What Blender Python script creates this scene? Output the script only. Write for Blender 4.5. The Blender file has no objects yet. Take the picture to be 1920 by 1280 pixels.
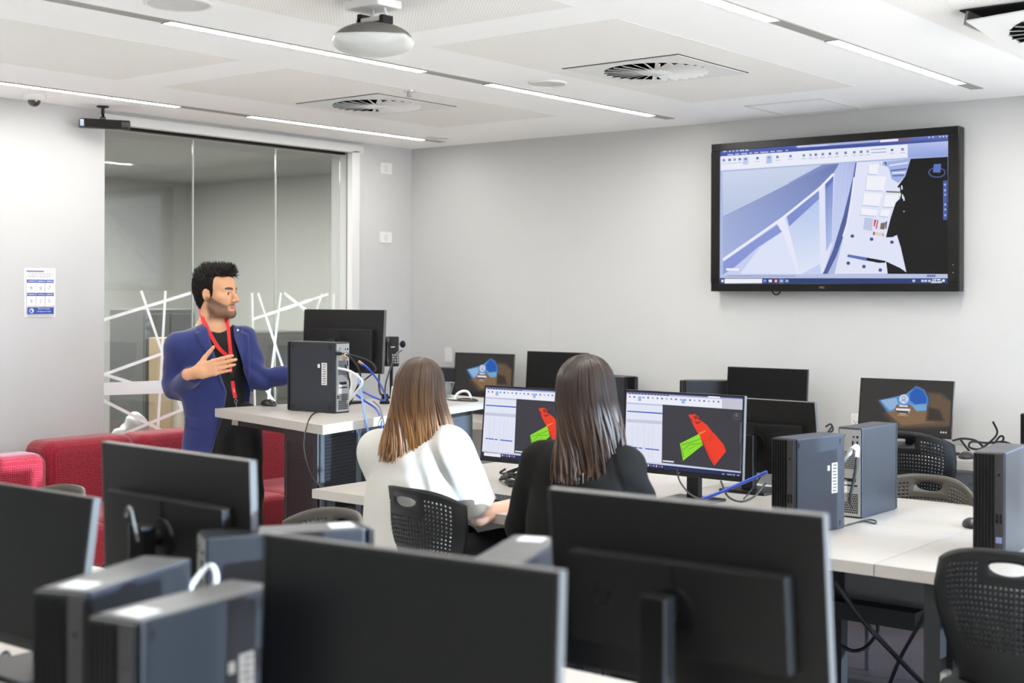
import bpy, bmesh, random
from math import *
import numpy as np
from mathutils import Vector, Matrix
random.seed(7)
scene = bpy.context.scene
COL = scene.collection
EXPO = 1.4; LAMP_E = 33.0
# ---------------------------------------------------------------- camera model (measured from the room)
F_PX, HORIZON, YAW, ROLL = 2552.0, 553.3, radians(38.69), 0.00343
CAM = np.array([6.53, -7.02, 1.54])
VIEW = np.array([-sin(YAW), cos(YAW), 0.0]); RIGHT = np.array([cos(YAW), sin(YAW), 0.0])
def ray(px, py):
    X = px-960; Y = py-640; c, s = cos(ROLL), sin(ROLL)
    x = c*X+s*Y; y = -s*X+c*Y-(HORIZON-640)
    return VIEW+RIGHT*x/F_PX+np.array([0, 0, -y/F_PX])
def on(px, py, ax, val):
    d = ray(px, py); t = (val-CAM[ax])/d[ax]
    return Vector(CAM+d*t)
def atd(px, py, d): return Vector(CAM+ray(px, py)*d)
# ---------------------------------------------------------------- colours and materials
def lin(c):
    c = c/255.0
    return c/12.92 if c <= 0.04045 else ((c+0.055)/1.055)**2.4
def rgb(*c): return (lin(c[0]), lin(c[1]), lin(c[2]), 1.0)
MATS = {}
def mat(name, col=(0.5, 0.5, 0.5), rough=0.5, metal=0.0, spec=0.5, noise=None, bump=None, sheen=0.0, attr=None, trans=0.0, coat=0.0):
    """noise=(scale, amount) colour variation, bump=(scale, strength, kind)"""
    if name in MATS: return MATS[name]
    m = bpy.data.materials.new(name); m.use_nodes = True
    nt = m.node_tree; N = nt.nodes; L = nt.links; b = N['Principled BSDF']
    if len(col) == 3: col = (*col, 1)
    b.inputs['Base Color'].default_value = col; b.inputs['Roughness'].default_value = rough
    b.inputs['Metallic'].default_value = metal; b.inputs['Specular IOR Level'].default_value = spec
    b.inputs['Sheen Weight'].default_value = sheen; b.inputs['Coat Weight'].default_value = coat
    tc = N.new('ShaderNodeTexCoord')
    src = None
    if attr:
        a = N.new('ShaderNodeAttribute'); a.attribute_name = attr; src = a.outputs['Color']
        L.new(src, b.inputs['Base Color'])
    if noise:
        n = N.new('ShaderNodeTexNoise'); n.inputs['Scale'].default_value = noise[0]; n.inputs['Detail'].default_value = 4
        L.new(tc.outputs['Object'], n.inputs['Vector'])
        mx = N.new('ShaderNodeMix'); mx.data_type = 'RGBA'; mx.blend_type = 'MULTIPLY'
        r = N.new('ShaderNodeMapRange'); r.inputs['To Min'].default_value = 1-noise[1]; r.inputs['To Max'].default_value = 1+noise[1]
        L.new(n.outputs['Fac'], r.inputs['Value'])
        mx.inputs[0].default_value = 1.0
        if src: L.new(src, mx.inputs[6])
        else: mx.inputs[6].default_value = col
        L.new(r.outputs['Result'], mx.inputs[7]); L.new(mx.outputs[2], b.inputs['Base Color'])
    if bump:
        kind = bump[2] if len(bump) > 2 else 'noise'
        if kind == 'noise':
            t = N.new('ShaderNodeTexNoise'); t.inputs['Scale'].default_value = bump[0]; t.inputs['Detail'].default_value = 3; out = t.outputs['Fac']
        else:
            t = N.new('ShaderNodeTexVoronoi'); t.inputs['Scale'].default_value = bump[0]; out = t.outputs['Distance']
        L.new(tc.outputs['Object'], t.inputs['Vector'])
        bp = N.new('ShaderNodeBump'); bp.inputs['Strength'].default_value = bump[1]; bp.inputs['Distance'].default_value = 0.002
        L.new(out, bp.inputs['Height']); L.new(bp.outputs['Normal'], b.inputs['Normal'])
    MATS[name] = m
    return m
def emit_mat(name, col, strength):
    if name in MATS: return MATS[name]
    m = mat(name, (0.8, 0.8, 0.8)); b = m.node_tree.nodes['Principled BSDF']
    b.inputs['Emission Color'].default_value = (*col[:3], 1); b.inputs['Emission Strength'].default_value = strength
    return m
def screen_mat(name, strength):
    if name in MATS: return MATS[name]
    m = mat(name, (0.006, 0.006, 0.006), 0.4, spec=0.15); nt = m.node_tree; b = nt.nodes['Principled BSDF']
    a = nt.nodes.new('ShaderNodeAttribute'); a.attribute_name = 'Col'
    nt.links.new(a.outputs['Color'], b.inputs['Emission Color']); b.inputs['Emission Strength'].default_value = strength
    return m
def dots_mat(name, base, dot, scale, radius, rough=0.5, metal=0.0, axes='xy', stagger=True, through=False):
    """regular round perforations in a sheet"""
    if name in MATS: return MATS[name]
    m = mat(name, base, rough, metal); nt = m.node_tree; N = nt.nodes; L = nt.links; b = N['Principled BSDF']
    tc = N.new('ShaderNodeTexCoord'); sp = N.new('ShaderNodeSeparateXYZ'); L.new(tc.outputs['Object'], sp.inputs[0])
    ix = {'x': 0, 'y': 1, 'z': 2}
    def M(op, a, bb=None):
        n = N.new('ShaderNodeMath'); n.operation = op
        for i, v in enumerate((a, bb)):
            if v is None: continue
            if isinstance(v, (int, float)): n.inputs[i].default_value = v
            else: L.new(v, n.inputs[i])
        return n.outputs[0]
    u = M('MULTIPLY', sp.outputs[ix[axes[0]]], scale); v = M('MULTIPLY', sp.outputs[ix[axes[1]]], scale)
    if stagger:
        row = M('FLOOR', v); u = M('ADD', u, M('MULTIPLY', M('MODULO', row, 2.0), 0.5))
    du = M('SUBTRACT', M('FRACT', M('ADD', u, 1000.0)), 0.5); dv = M('SUBTRACT', M('FRACT', M('ADD', v, 1000.0)), 0.5)
    r2 = M('ADD', M('MULTIPLY', du, du), M('MULTIPLY', dv, dv))
    f = M('LESS_THAN', r2, radius*radius)
    if through:
        tr = N.new('ShaderNodeBsdfTransparent'); ms = N.new('ShaderNodeMixShader')
        L.new(f, ms.inputs[0]); L.new(b.outputs[0], ms.inputs[1]); L.new(tr.outputs[0], ms.inputs[2])
        L.new(ms.outputs[0], N['Material Output'].inputs['Surface'])
    else:
        mx = N.new('ShaderNodeMix'); mx.data_type = 'RGBA'; L.new(f, mx.inputs[0])
        mx.inputs[6].default_value = (*base[:3], 1); mx.inputs[7].default_value = (*dot[:3], 1)
        L.new(mx.outputs[2], b.inputs['Base Color'])
    return m
# ---------------------------------------------------------------- mesh builder
class MB:
    def __init__(s): s.v = []; s.f = []; s.m = []; s.M = Matrix.Identity(4); s.mi = 0; s.c = None; s.col = None
    def add(s, verts, faces):
        o = len(s.v)
        for p in verts: s.v.append(tuple(s.M @ Vector(p)))
        for f in faces: s.f.append([o+i for i in f]); s.m.append(s.mi)
        if s.col is not None:
            if s.c is None: s.c = []
            s.c += [s.col]*len(verts)
        return s
    def box(s, c, d, rz=0.0, ch=0.0, R=None):
        """box of size d centred on c; ch chamfers all edges"""
        x, y, z = d[0]/2, d[1]/2, d[2]/2
        T = Matrix.Translation(c) @ (R if R is not None else Matrix.Rotation(rz, 4, 'Z'))
        if ch <= 0:
            V = [(-x, -y, -z), (x, -y, -z), (x, y, -z), (-x, y, -z), (-x, -y, z), (x, -y, z), (x, y, z), (-x, y, z)]
            Fc = [(0, 3, 2, 1), (4, 5, 6, 7), (0, 1, 5, 4), (1, 2, 6, 5), (2, 3, 7, 6), (3, 0, 4, 7)]
            return s.add([T @ Vector(p) for p in V], Fc)
        bm = bmesh.new(); bmesh.ops.create_cube(bm, size=1.0)
        for v in bm.verts: v.co = Vector((v.co.x*d[0], v.co.y*d[1], v.co.z*d[2]))
        bmesh.ops.bevel(bm, geom=bm.edges[:], offset=ch, segments=2, affect='EDGES', profile=0.6)
        bm.verts.index_update()
        V = [T @ v.co for v in bm.verts]; Fc = [[v.index for v in f.verts] for f in bm.faces]; bm.free()
        return s.add(V, Fc)
    def cyl(s, p0, p1, r0, r1=None, n=16, caps=True):
        r1 = r0 if r1 is None else r1
        p0 = Vector(p0); p1 = Vector(p1); d = (p1-p0).normalized()
        a = d.orthogonal().normalized(); b = d.cross(a)
        V = []
        for p, r in ((p0, r0), (p1, r1)):
            for i in range(n):
                t = 2*pi*i/n; V.append(p+a*cos(t)*r+b*sin(t)*r)
        Fc = [(i, (i+1) % n, n+(i+1) % n, n+i) for i in range(n)]
        if caps: Fc += [tuple(range(n-1, -1, -1)), tuple(range(n, 2*n))]
        return s.add(V, Fc)
    def tube(s, pts, r, n=8, caps=True, radii=None, flat=1.0):
        pts = [Vector(p) for p in pts]; V = []; Fc = []
        prev = None
        for i, p in enumerate(pts):
            d = (pts[min(i+1, len(pts)-1)]-pts[max(i-1, 0)])
            d = d.normalized() if d.length > 1e-9 else Vector((0, 0, 1))
            if prev is None: a = d.orthogonal().normalized()
            else:
                a = prev-d*prev.dot(d); a = a.normalized() if a.length > 1e-6 else d.orthogonal().normalized()
            prev = a; b = d.cross(a); rr = radii[i] if radii else r
            for k in range(n):
                t = 2*pi*k/n; V.append(p+a*cos(t)*rr+b*sin(t)*rr*flat)
        for i in range(len(pts)-1):
            for k in range(n): Fc.append((i*n+k, i*n+(k+1) % n, (i+1)*n+(k+1) % n, (i+1)*n+k))
        if caps: Fc += [tuple(range(n-1, -1, -1)), tuple(range((len(pts)-1)*n, len(pts)*n))]
        return s.add(V, Fc)
    def prism(s, poly, z0, z1):
        n = len(poly); V = [(x, y, z0) for x, y in poly]+[(x, y, z1) for x, y in poly]
        Fc = [tuple(range(n-1, -1, -1)), tuple(range(n, 2*n))]+[(i, (i+1) % n, n+(i+1) % n, n+i) for i in range(n)]
        return s.add(V, Fc)
    def lathe(s, prof, c=(0, 0, 0), n=32):
        V = []; Fc = []; c = Vector(c)
        for r, z in prof:
            for i in range(n): V.append(c+Vector((r*cos(2*pi*i/n), r*sin(2*pi*i/n), z)))
        for j in range(len(prof)-1):
            for i in range(n): Fc.append((j*n+i, j*n+(i+1) % n, (j+1)*n+(i+1) % n, (j+1)*n+i))
        if prof[0][0] > 1e-6: Fc.append(tuple(range(n-1, -1, -1)))
        if prof[-1][0] > 1e-6: Fc.append(tuple(range((len(prof)-1)*n, len(prof)*n)))
        return s.add(V, Fc)
    def sphere(s, c, r, n=16, m=10, sc=(1, 1, 1)):
        V = []; Fc = []
        for j in range(m+1):
            t = pi*j/m
            for i in range(n): V.append((c[0]+r*sc[0]*sin(t)*cos(2*pi*i/n), c[1]+r*sc[1]*sin(t)*sin(2*pi*i/n), c[2]+r*sc[2]*cos(t)))
        for j in range(m):
            for i in range(n): Fc.append((j*n+i, (j+1)*n+i, (j+1)*n+(i+1) % n, j*n+(i+1) % n))
        return s.add(V, Fc)
    def quad(s, a, b, c, d): return s.add([a, b, c, d], [(0, 1, 2, 3)])
    def build(s, name, mats, parent=None, smooth=False, bevel=0.0, loc=None, subsurf=0, angle=None):
        me = bpy.data.meshes.new(name); me.from_pydata(s.v, [], s.f)
        if not isinstance(mats, (list, tuple)): mats = [mats]
        for m in mats: me.materials.append(m)
        if len(mats) > 1: me.polygons.foreach_set('material_index', s.m)
        if s.c is not None:
            at = me.attributes.new('Col', 'FLOAT_COLOR', 'POINT')
            at.data.foreach_set('color', np.array(s.c, dtype=np.float32).reshape(-1, 4).ravel())
        me.validate(); me.update()
        bm = bmesh.new(); bm.from_mesh(me); bmesh.ops.remove_doubles(bm, verts=bm.verts, dist=1e-7) if smooth and s.c is None else None
        bmesh.ops.recalc_face_normals(bm, faces=bm.faces[:]) if s.c is None else None
        bm.to_mesh(me); bm.free()
        if smooth or angle:
            me.polygons.foreach_set('use_smooth', [True]*len(me.polygons))
            try: me.set_sharp_from_angle(angle=radians(angle or 40))
            except Exception: pass
        o = bpy.data.objects.new(name, me); COL.objects.link(o)
        if parent: o.parent = parent
        if loc: o.location = loc
        if bevel > 0:
            b = o.modifiers.new('Bevel', 'BEVEL'); b.width = bevel; b.segments = 2; b.limit_method = 'ANGLE'; b.harden_normals = False
        if subsurf:
            q = o.modifiers.new('Sub', 'SUBSURF'); q.levels = subsurf; q.render_levels = subsurf
        return o
def thing(name, label, cat, loc=(0, 0, 0), rz=0.0, group=None):
    o = bpy.data.objects.new(name, None); COL.objects.link(o); o.empty_display_size = 0.1
    o.location = loc; o.rotation_euler = (0, 0, rz); tag(o, label, cat, group)
    return o
def tag(o, label, cat, group=None):
    o['label'] = label; o['category'] = cat
    if group: o['group'] = group
    return o
def struct(o): o['kind'] = 'structure'; return o
def lab(o, text): o['label'] = text; return o
def copy_tree(o, parent=None):
    c = o.copy(); COL.objects.link(c)
    if parent: c.parent = parent
    for ch in list(o.children): copy_tree(ch, c)
    return c
def catmull(P, n=8):
    P = [Vector(p) for p in P]; Q = [P[0]*2-P[1]]+P+[P[-1]*2-P[-2]]; out = []
    for i in range(1, len(Q)-2):
        a, b, c, d = Q[i-1], Q[i], Q[i+1], Q[i+2]
        for k in range(n):
            t = k/n
            out.append(0.5*((2*b)+(c-a)*t+(2*a-5*b+4*c-d)*t*t+(3*b-a-3*c+d)*t**3))
    out.append(P[-1]); return out
def text(name, s, size, m, M, parent=None, align='CENTER', ext=0.0002):
    cu = bpy.data.curves.new('t', 'FONT'); cu.body = s; cu.size = size; cu.align_x = align; cu.align_y = 'CENTER'; cu.extrude = ext; cu.resolution_u = 3
    t = bpy.data.objects.new('t', cu); COL.objects.link(t)
    dg = bpy.context.evaluated_depsgraph_get(); me = bpy.data.meshes.new_from_object(t.evaluated_get(dg)); bpy.data.objects.remove(t)
    me.materials.clear(); me.materials.append(m); me.transform(M)
    o = bpy.data.objects.new(name, me); me.name = name; COL.objects.link(o)
    if parent: o.parent = parent
    return o
# ---------------------------------------------------------------- flat artwork (screens, posters)
def homography(q):
    """q: four corners TL TR BR BL -> unit square (u right, v down)"""
    A = []; B = []
    for (x, y), (u, v) in zip(q, ((0, 0), (1, 0), (1, 1), (0, 1))):
        A.append([x, y, 1, 0, 0, 0, -u*x, -u*y]); B.append(u)
        A.append([0, 0, 0, x, y, 1, -v*x, -v*y]); B.append(v)
    h = np.linalg.solve(np.array(A, float), np.array(B, float))
    def f(p):
        w = h[6]*p[0]+h[7]*p[1]+1
        return ((h[0]*p[0]+h[1]*p[1]+h[2])/w, (h[3]*p[0]+h[4]*p[1]+h[5])/w)
    return f
def art(name, shapes, w, h, m, parent, tf=None, y0=0.0, step=0.00008, M=None):
    """shapes: (polygon, colour or list of colours per corner); layered towards -Y"""
    mb = MB()
    if M is not None: mb.M = M
    for i, (poly, c) in enumerate(shapes):
        P = [tf(p) for p in poly] if tf else poly
        P = [(min(max(u, 0), 1), min(max(v, 0), 1)) for u, v in P]
        V = [((u-.5)*w, y0-step*i, (.5-v)*h) for u, v in P]
        if isinstance(c, list):
            o = len(mb.v); mb.col = (0, 0, 0, 1); mb.add(V, [tuple(range(len(V)))])
            for k in range(len(V)): mb.c[o+k] = rgb(*c[k])
        else:
            mb.col = rgb(*c); mb.add(V, [tuple(range(len(V)))])
    return mb.build(name, m, parent)
def disc(cx, cy, rx, ry=None, n=20):
    ry = rx if ry is None else ry
    return [(cx+rx*cos(2*pi*i/n), cy+ry*sin(2*pi*i/n)) for i in range(n)]
def stroke(pts, w):
    out = []
    for i in range(len(pts)-1):
        (x0, y0), (x1, y1) = pts[i], pts[i+1]; l = hypot(x1-x0, y1-y0) or 1; nx, ny = -(y1-y0)/l*w/2, (x1-x0)/l*w/2
        out.append([(x0+nx, y0+ny), (x1+nx, y1+ny), (x1-nx, y1-ny), (x0-nx, y0-ny)])
    return out
def rect(x0, y0, x1, y1): return [(x0, y0), (x1, y0), (x1, y1), (x0, y1)]
# ---------------------------------------------------------------- smooth bodies (signed distance field -> surface)
class Sdf:
    def __init__(s): s.p = []; s.noise = None
    def _w(s, fn, T):
        if T is None: return fn
        t, R, sc = T; t = np.array(t, float); R = np.array(R, float)
        return lambda P: fn((P-t) @ R/sc)*sc
    def cap(s, a, b, r0, r1=None, k=0.0, op='+', T=None, q=None):
        r1 = r0 if r1 is None else r1
        a = np.array(a, float); b = np.array(b, float)
        def fn(P):
            A, B, X = a, b, P
            if q is not None: A = a/q; B = b/q; X = P/q
            ba = B-A; pa = X-A; h = np.clip(pa @ ba/max(ba @ ba, 1e-12), 0, 1)
            return np.linalg.norm(pa-h[:, None]*ba, axis=1)-(r0+(r1-r0)*h)
        if q is not None: q = np.array(q, float)
        s.p.append((op, k, s._w(fn, T))); return s
    def ell(s, c, r, k=0.0, op='+', T=None, rx=0.0):
        c = np.array(c, float); r = np.array(r, float); cr, sr = cos(rx), sin(rx)
        def fn(P):
            X = P-c
            if rx: X = np.stack([X[:, 0], cr*X[:, 1]+sr*X[:, 2], -sr*X[:, 1]+cr*X[:, 2]], 1)
            k0 = np.linalg.norm(X/r, axis=1); k1 = np.linalg.norm(X/(r*r), axis=1)
            return k0*(k0-1)/np.maximum(k1, 1e-9)
        s.p.append((op, k, s._w(fn, T))); return s
    def box(s, c, d, rr=0.005, k=0.0, op='+', T=None):
        c = np.array(c, float); d = np.array(d, float)/2-rr
        def fn(P):
            q = np.abs(P-c)-d
            return np.linalg.norm(np.maximum(q, 0), axis=1)+np.minimum(q.max(axis=1), 0)-rr
        s.p.append((op, k, s._w(fn, T))); return s
    def fn(s, f, k=0.0, op='+'): s.p.append((op, k, f)); return s
    def ev(s, P, idx=None):
        d = None
        for i, (op, k, f) in enumerate(s.p):
            if idx is not None and i not in idx: continue
            e = f(P)
            if op == '+':
                if d is None: d = e
                elif k > 0:
                    h = np.maximum(k-np.abs(d-e), 0)/k; d = np.minimum(d, e)-h*h*k*0.25
                else: d = np.minimum(d, e)
            elif d is not None:
                e = -e
                if k > 0:
                    h = np.maximum(k-np.abs(d-e), 0)/k; d = np.maximum(d, e)+h*h*k*0.25
                else: d = np.maximum(d, e)
        if d is None: d = np.full(len(P), 1.0)
        if s.noise is not None: d = d+s.noise(P)
        return d
    def mesh(s, lo, hi, res, B=12):
        lo = np.array(lo, float); hi = np.array(hi, float); bs = B*res
        nb = np.ceil((hi-lo)/bs).astype(int)
        g = np.stack(np.meshgrid(*[np.arange(n) for n in nb], indexing='ij'), -1).reshape(-1, 3)
        cen = lo+(g+0.5)*bs; R = bs*0.87+0.01
        dist = [f(cen) for (_, _, f) in s.p]
        dall = s.ev(cen)
        dpos = np.min([d for d, p in zip(dist, s.p) if p[0] == '+'], axis=0)
        act = np.where((np.abs(dall) < R*1.3) | ((dpos < R) & (np.min([np.abs(d) if p[0] == '-' else np.full(len(cen), 9.) for d, p in zip(dist, s.p)], axis=0) < R*1.2)))[0]
        n1 = B+1
        off = np.stack(np.meshgrid(np.arange(n1), np.arange(n1), np.arange(n1), indexing='ij'), -1).reshape(-1, 3)
        N = nb*B+2
        VK = []; VP = []; QK = []
        corners = [(i, j, k) for i in (0, 1) for j in (0, 1) for k in (0, 1)]
        edges = [(a, b) for a in range(8) for b in range(a+1, 8) if sum(x != y for x, y in zip(corners[a], corners[b])) == 1]
        key = lambda ijk: (ijk[..., 0]*N[1]+ijk[..., 1])*N[2]+ijk[..., 2]
        for b in act:
            base = g[b]*B; P = lo+(base+off)*res
            mn = dpos[b]
            idx = set(i for i, (op, k, f) in enumerate(s.p) if (op == '+' and dist[i][b] < mn+2*R+k) or (op == '-' and dist[i][b] < R+k))
            D = s.ev(P, idx).reshape(n1, n1, n1)
            if D.min() > 0 or D.max() < 0: continue
            c8 = [D[i:i+B, j:j+B, k:k+B] for i, j, k in corners]
            sg = np.stack([c < 0 for c in c8]); m = sg.any(0) & ~sg.all(0)
            if not m.any(): continue
            ijk = np.argwhere(m); cv = np.stack([c[m] for c in c8], 1)
            acc = np.zeros((len(ijk), 3)); cnt = np.zeros(len(ijk))
            for a, e in edges:
                va, vb = cv[:, a], cv[:, e]; x = (va < 0) != (vb < 0)
                t = np.where(x, va/np.where(x, va-vb, 1), 0)
                pa = np.array(corners[a], float); pb = np.array(corners[e], float)
                acc += np.where(x[:, None], pa+t[:, None]*(pb-pa), 0); cnt += x
            VP.append(lo+(base+ijk+acc/cnt[:, None])*res); VK.append(key(base+ijk))
            for ax in range(3):
                u = [1, 0, 0] if ax == 0 else [0, 1, 0] if ax == 1 else [0, 0, 1]
                A = D[:B, :B, :B]; Bv = D[u[0]:B+u[0], u[1]:B+u[1], u[2]:B+u[2]]
                x = (A < 0) != (Bv < 0); I = np.argwhere(x)
                if not len(I): continue
                flip = (A[x] < 0)
                I = I+base; o1 = np.zeros(3, int); o2 = np.zeros(3, int); o1[(ax+1) % 3] = 1; o2[(ax+2) % 3] = 1
                q = np.stack([key(I-o1-o2), key(I-o2), key(I), key(I-o1)], 1)
                q[~flip] = q[~flip][:, ::-1]; QK.append(q)
        VK = np.concatenate(VK); VP = np.concatenate(VP); QK = np.concatenate(QK)
        o = np.argsort(VK); VK = VK[o]; VP = VP[o]
        ix = np.searchsorted(VK, QK); ix = np.minimum(ix, len(VK)-1); ok = (VK[ix] == QK).all(1)
        return VP, ix[ok]
def sdf_obj(name, s, lo, hi, res, mats, parent=None, colf=None, smooth_it=1):
    V, Q = s.mesh(lo, hi, res)
    for _ in range(smooth_it):     # light relaxation removes voxel facets
        acc = np.zeros_like(V); cnt = np.zeros(len(V))
        for a in range(4):
            for b in (1, 3):
                np.add.at(acc, Q[:, a], V[Q[:, (a+b) % 4]]); np.add.at(cnt, Q[:, a], 1)
        V = 0.5*V+0.5*acc/np.maximum(cnt, 1)[:, None]
    me = bpy.data.meshes.new(name)
    me.vertices.add(len(V)); me.vertices.foreach_set('co', V.astype(np.float32).ravel())
    me.loops.add(Q.size); me.loops.foreach_set('vertex_index', Q.astype(np.int32).ravel())
    me.polygons.add(len(Q)); me.polygons.foreach_set('loop_start', np.arange(0, Q.size, 4, dtype=np.int32))
    me.update(calc_edges=True); me.validate()
    me.polygons.foreach_set('use_smooth', [True]*len(me.polygons))
    if not isinstance(mats, (list, tuple)): mats = [mats]
    for m in mats: me.materials.append(m)
    if colf is not None:
        V2 = np.empty(len(me.vertices)*3, np.float32); me.vertices.foreach_get('co', V2); C = colf(V2.reshape(-1, 3))
        at = me.attributes.new('Col', 'FLOAT_COLOR', 'POINT'); at.data.foreach_set('color', np.concatenate([C, np.ones((len(C), 1))], 1).astype(np.float32).ravel())
    bm = bmesh.new(); bm.from_mesh(me)      # keep the one connected surface
    seen = set(); best = []
    bm.verts.ensure_lookup_table()
    for v in bm.verts:
        if v.index in seen: continue
        st = [v]; seen.add(v.index); comp = []
        while st:
            a = st.pop(); comp.append(a)
            for e in a.link_edges:
                b = e.other_vert(a)
                if b.index not in seen: seen.add(b.index); st.append(b)
        if len(comp) > len(best): best = comp
    keep = set(v.index for v in best); dl = [v for v in bm.verts if v.index not in keep]
    if dl: bmesh.ops.delete(bm, geom=dl, context='VERTS')
    bmesh.ops.recalc_face_normals(bm, faces=bm.faces[:]); bm.to_mesh(me); bm.free()
    o = bpy.data.objects.new(name, me); COL.objects.link(o)
    if parent: o.parent = parent
    return o
def rotz(a): return np.array([[cos(a), -sin(a), 0], [sin(a), cos(a), 0], [0, 0, 1]])
def wob(amp, fx, fy, fz, ph=0.0):
    def f(P):
        return amp*(np.sin(P[:, 0]*fx+1.3*np.sin(P[:, 2]*fz*.5+ph))*np.sin(P[:, 2]*fz+ph+np.sin(P[:, 1]*fy*.6))+0.6*np.sin(P[:, 1]*fy*1.7+P[:, 2]*fz*.7+ph))
    return f
# ================================================================ materials
ZC = 2.563
W_PAINT = mat('wall_paint', rgb(197, 197, 196), 0.55, spec=0.3, noise=(1.2, 0.015), bump=(300, 0.04))
CEIL = mat('ceiling_paint', rgb(248, 248, 247), 0.8, spec=0.2)
PERF = dots_mat('perforated_plaster', rgb(243, 241, 237), rgb(204, 202, 198), 62, 0.2, 0.8, stagger=False)
CARPET = mat('carpet', rgb(62, 58, 62), 0.95, spec=0.1, noise=(160, 0.5), bump=(420, 0.8))
WHITE = mat('white_plastic', rgb(226, 226, 224), 0.45)
FRAME_W = mat('white_frame', rgb(214, 214, 212), 0.4)
BLACK = mat('black_plastic', rgb(14, 14, 15), 0.38, spec=0.35)
BLACK_M = mat('matte_black', rgb(9, 9, 9), 0.6, spec=.3)
DARK = mat('dark_grey_steel', rgb(34, 35, 37), 0.5, metal=0.15)
CASE = mat('computer_case_grey', rgb(56, 58, 63), 0.33, metal=0.6, spec=0.5, bump=(900, 0.05))
MONBACK = mat('monitor_back', rgb(22, 21, 21), 0.45, spec=0.35, bump=(800, 0.05))
GREYP = mat('grey_plastic', rgb(128, 126, 122), 0.5)
STEEL = mat('bare_steel', rgb(185, 186, 184), 0.35, metal=0.7)
CHROME = mat('chrome', rgb(210, 210, 212), 0.18, metal=1.0)
LAMIN = mat('white_laminate', rgb(174, 169, 162), 0.35, spec=0.4)
LAMEDGE = mat('laminate_edge', rgb(205, 200, 190), 0.45)
SHADOWGAP = mat('recess_shade', rgb(14, 14, 14), 0.8)  # black colour stands for the darkness inside vents and gaps
# ================================================================ setting
m = MB(); m.box((3.0, -4.2, -0.05), (13.4, 9.4, 0.1)); struct(m.build('floor', mat('pale_bounce_floor', rgb(238, 236, 230), 0.6, noise=(3, .03))))  # unseen floor made pale to bounce light up to the ceiling
m = MB(); m.box((4.75, -2.2, 0.004), (3.3, 3.2, 0.008)); struct(m.build('floor_carpet', CARPET))
m = MB(); m.box((4.7, -4.3, ZC+0.15), (9.8, 9.2, 0.3)); struct(m.build('ceiling', CEIL))
m = MB(); m.box((2.65, 0.1, ZC/2), (5.7, 0.2, ZC)); m.box((9.2, 0.1, ZC/2), (0.8, 0.2, ZC)); m.box((7.15, 0.1, 0.45), (3.3, 0.2, 0.9)); m.box((7.15, 0.1, 2.43), (3.3, 0.2, 0.27)); struct(m.build('wall_back', W_PAINT))
m = MB()
for _k in range(4): m.box((5.53+_k*3.24/3, 0.1, 1.6), (0.06, 0.07, 1.4))
m.box((7.15, 0.1, 0.925), (3.3, 0.07, 0.05)); m.box((7.15, 0.1, 2.27), (3.3, 0.07, 0.05)); struct(m.build('window_4', FRAME_W))
m = MB(); m.box((4.7, -8.85, ZC/2), (9.8, 0.2, ZC)); struct(m.build('wall_front', mat('bounce_white', rgb(238, 238, 236), .6)))  # unseen walls whitened to bounce more light onto the ceiling
GY0, GY1, GZ1 = -2.51, -0.60, 2.50      # glazed opening in the left wall
XG = -0.09
m = MB(); m.box((-0.09, (-8.75+GY0)/2, ZC/2), (0.18, GY0+8.75, ZC)); m.box((-0.09, (GY1+1.1)/2, ZC/2), (0.18, 1.1-GY1, ZC)); m.box((-0.09, (GY0+GY1)/2, (GZ1+ZC)/2+0.02), (0.18, GY1-GY0, ZC-GZ1-0.04))
struct(m.build('wall_left', W_PAINT))
# right wall with the window band (outside the picture)
RX = 9.5
m = MB()
m.box((RX+0.1, -4.375, 0.15), (0.2, 8.75, 0.30)); m.box((RX+0.1, -4.375, 2.475), (0.2, 8.75, 0.18))
for a, b in ((-8.75, -5.1), (-2.12, -1.96), (-0.2, 0.0)): m.box((RX+0.1, (a+b)/2, 1.34), (0.2, b-a, 2.10))
struct(m.build('wall_right', MATS['bounce_white']))
def win(n, y0, y1, nm):
    f = MB()
    for k in range(nm+1): f.box((RX+0.08, y0+0.025+(y1-y0-0.05)*k/nm, 1.345), (0.07, 0.05, 2.09))
    f.box((RX+0.08, (y0+y1)/2, 0.325), (0.07, y1-y0, 0.05)); f.box((RX+0.08, (y0+y1)/2, 2.36), (0.07, y1-y0, 0.05))
    return struct(f.build('window_%d' % n, FRAME_W))
win(2, -5.1, -2.12, 3); win(3, -1.96, -0.2, 2)
BLIND = mat('roller_blind', rgb(225, 230, 238), 0.9)
_nt = BLIND.node_tree; _tr = _nt.nodes.new('ShaderNodeBsdfTranslucent'); _tr.inputs[0].default_value = rgb(205, 220, 245)
_mx = _nt.nodes.new('ShaderNodeMixShader'); _mx.inputs[0].default_value = 0.45
_nt.links.new(_nt.nodes['Principled BSDF'].outputs[0], _mx.inputs[1]); _nt.links.new(_tr.outputs[0], _mx.inputs[2]); _nt.links.new(_mx.outputs[0], _nt.nodes['Material Output'].inputs['Surface'])
def blind(y0, y1, z, label):
    t = thing('roller_blind', label, 'blind', (RX-0.02, (y0+y1)/2, z), group='roller blinds on the right wall')
    a = MB(); a.box((0, 0, (2.40-z)/2), (0.004, y1-y0, 2.40-z)); a.build('blind_cloth', BLIND, t)
    a = MB(); a.cyl((0, -(y1-y0)/2, 2.42-z), (0, (y1-y0)/2, 2.42-z), 0.03); a.build('roller', WHITE, t)
    a = MB(); a.box((0, 0, 0.0), (0.02, y1-y0, 0.025)); a.build('bottom_rail', WHITE, t)
blind(-5.05, -2.17, 1.73, 'pale roller blind half lowered over the middle window of the right wall')
blind(-1.91, -0.25, 1.73, 'pale roller blind half lowered over the window nearest the television wall')
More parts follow.
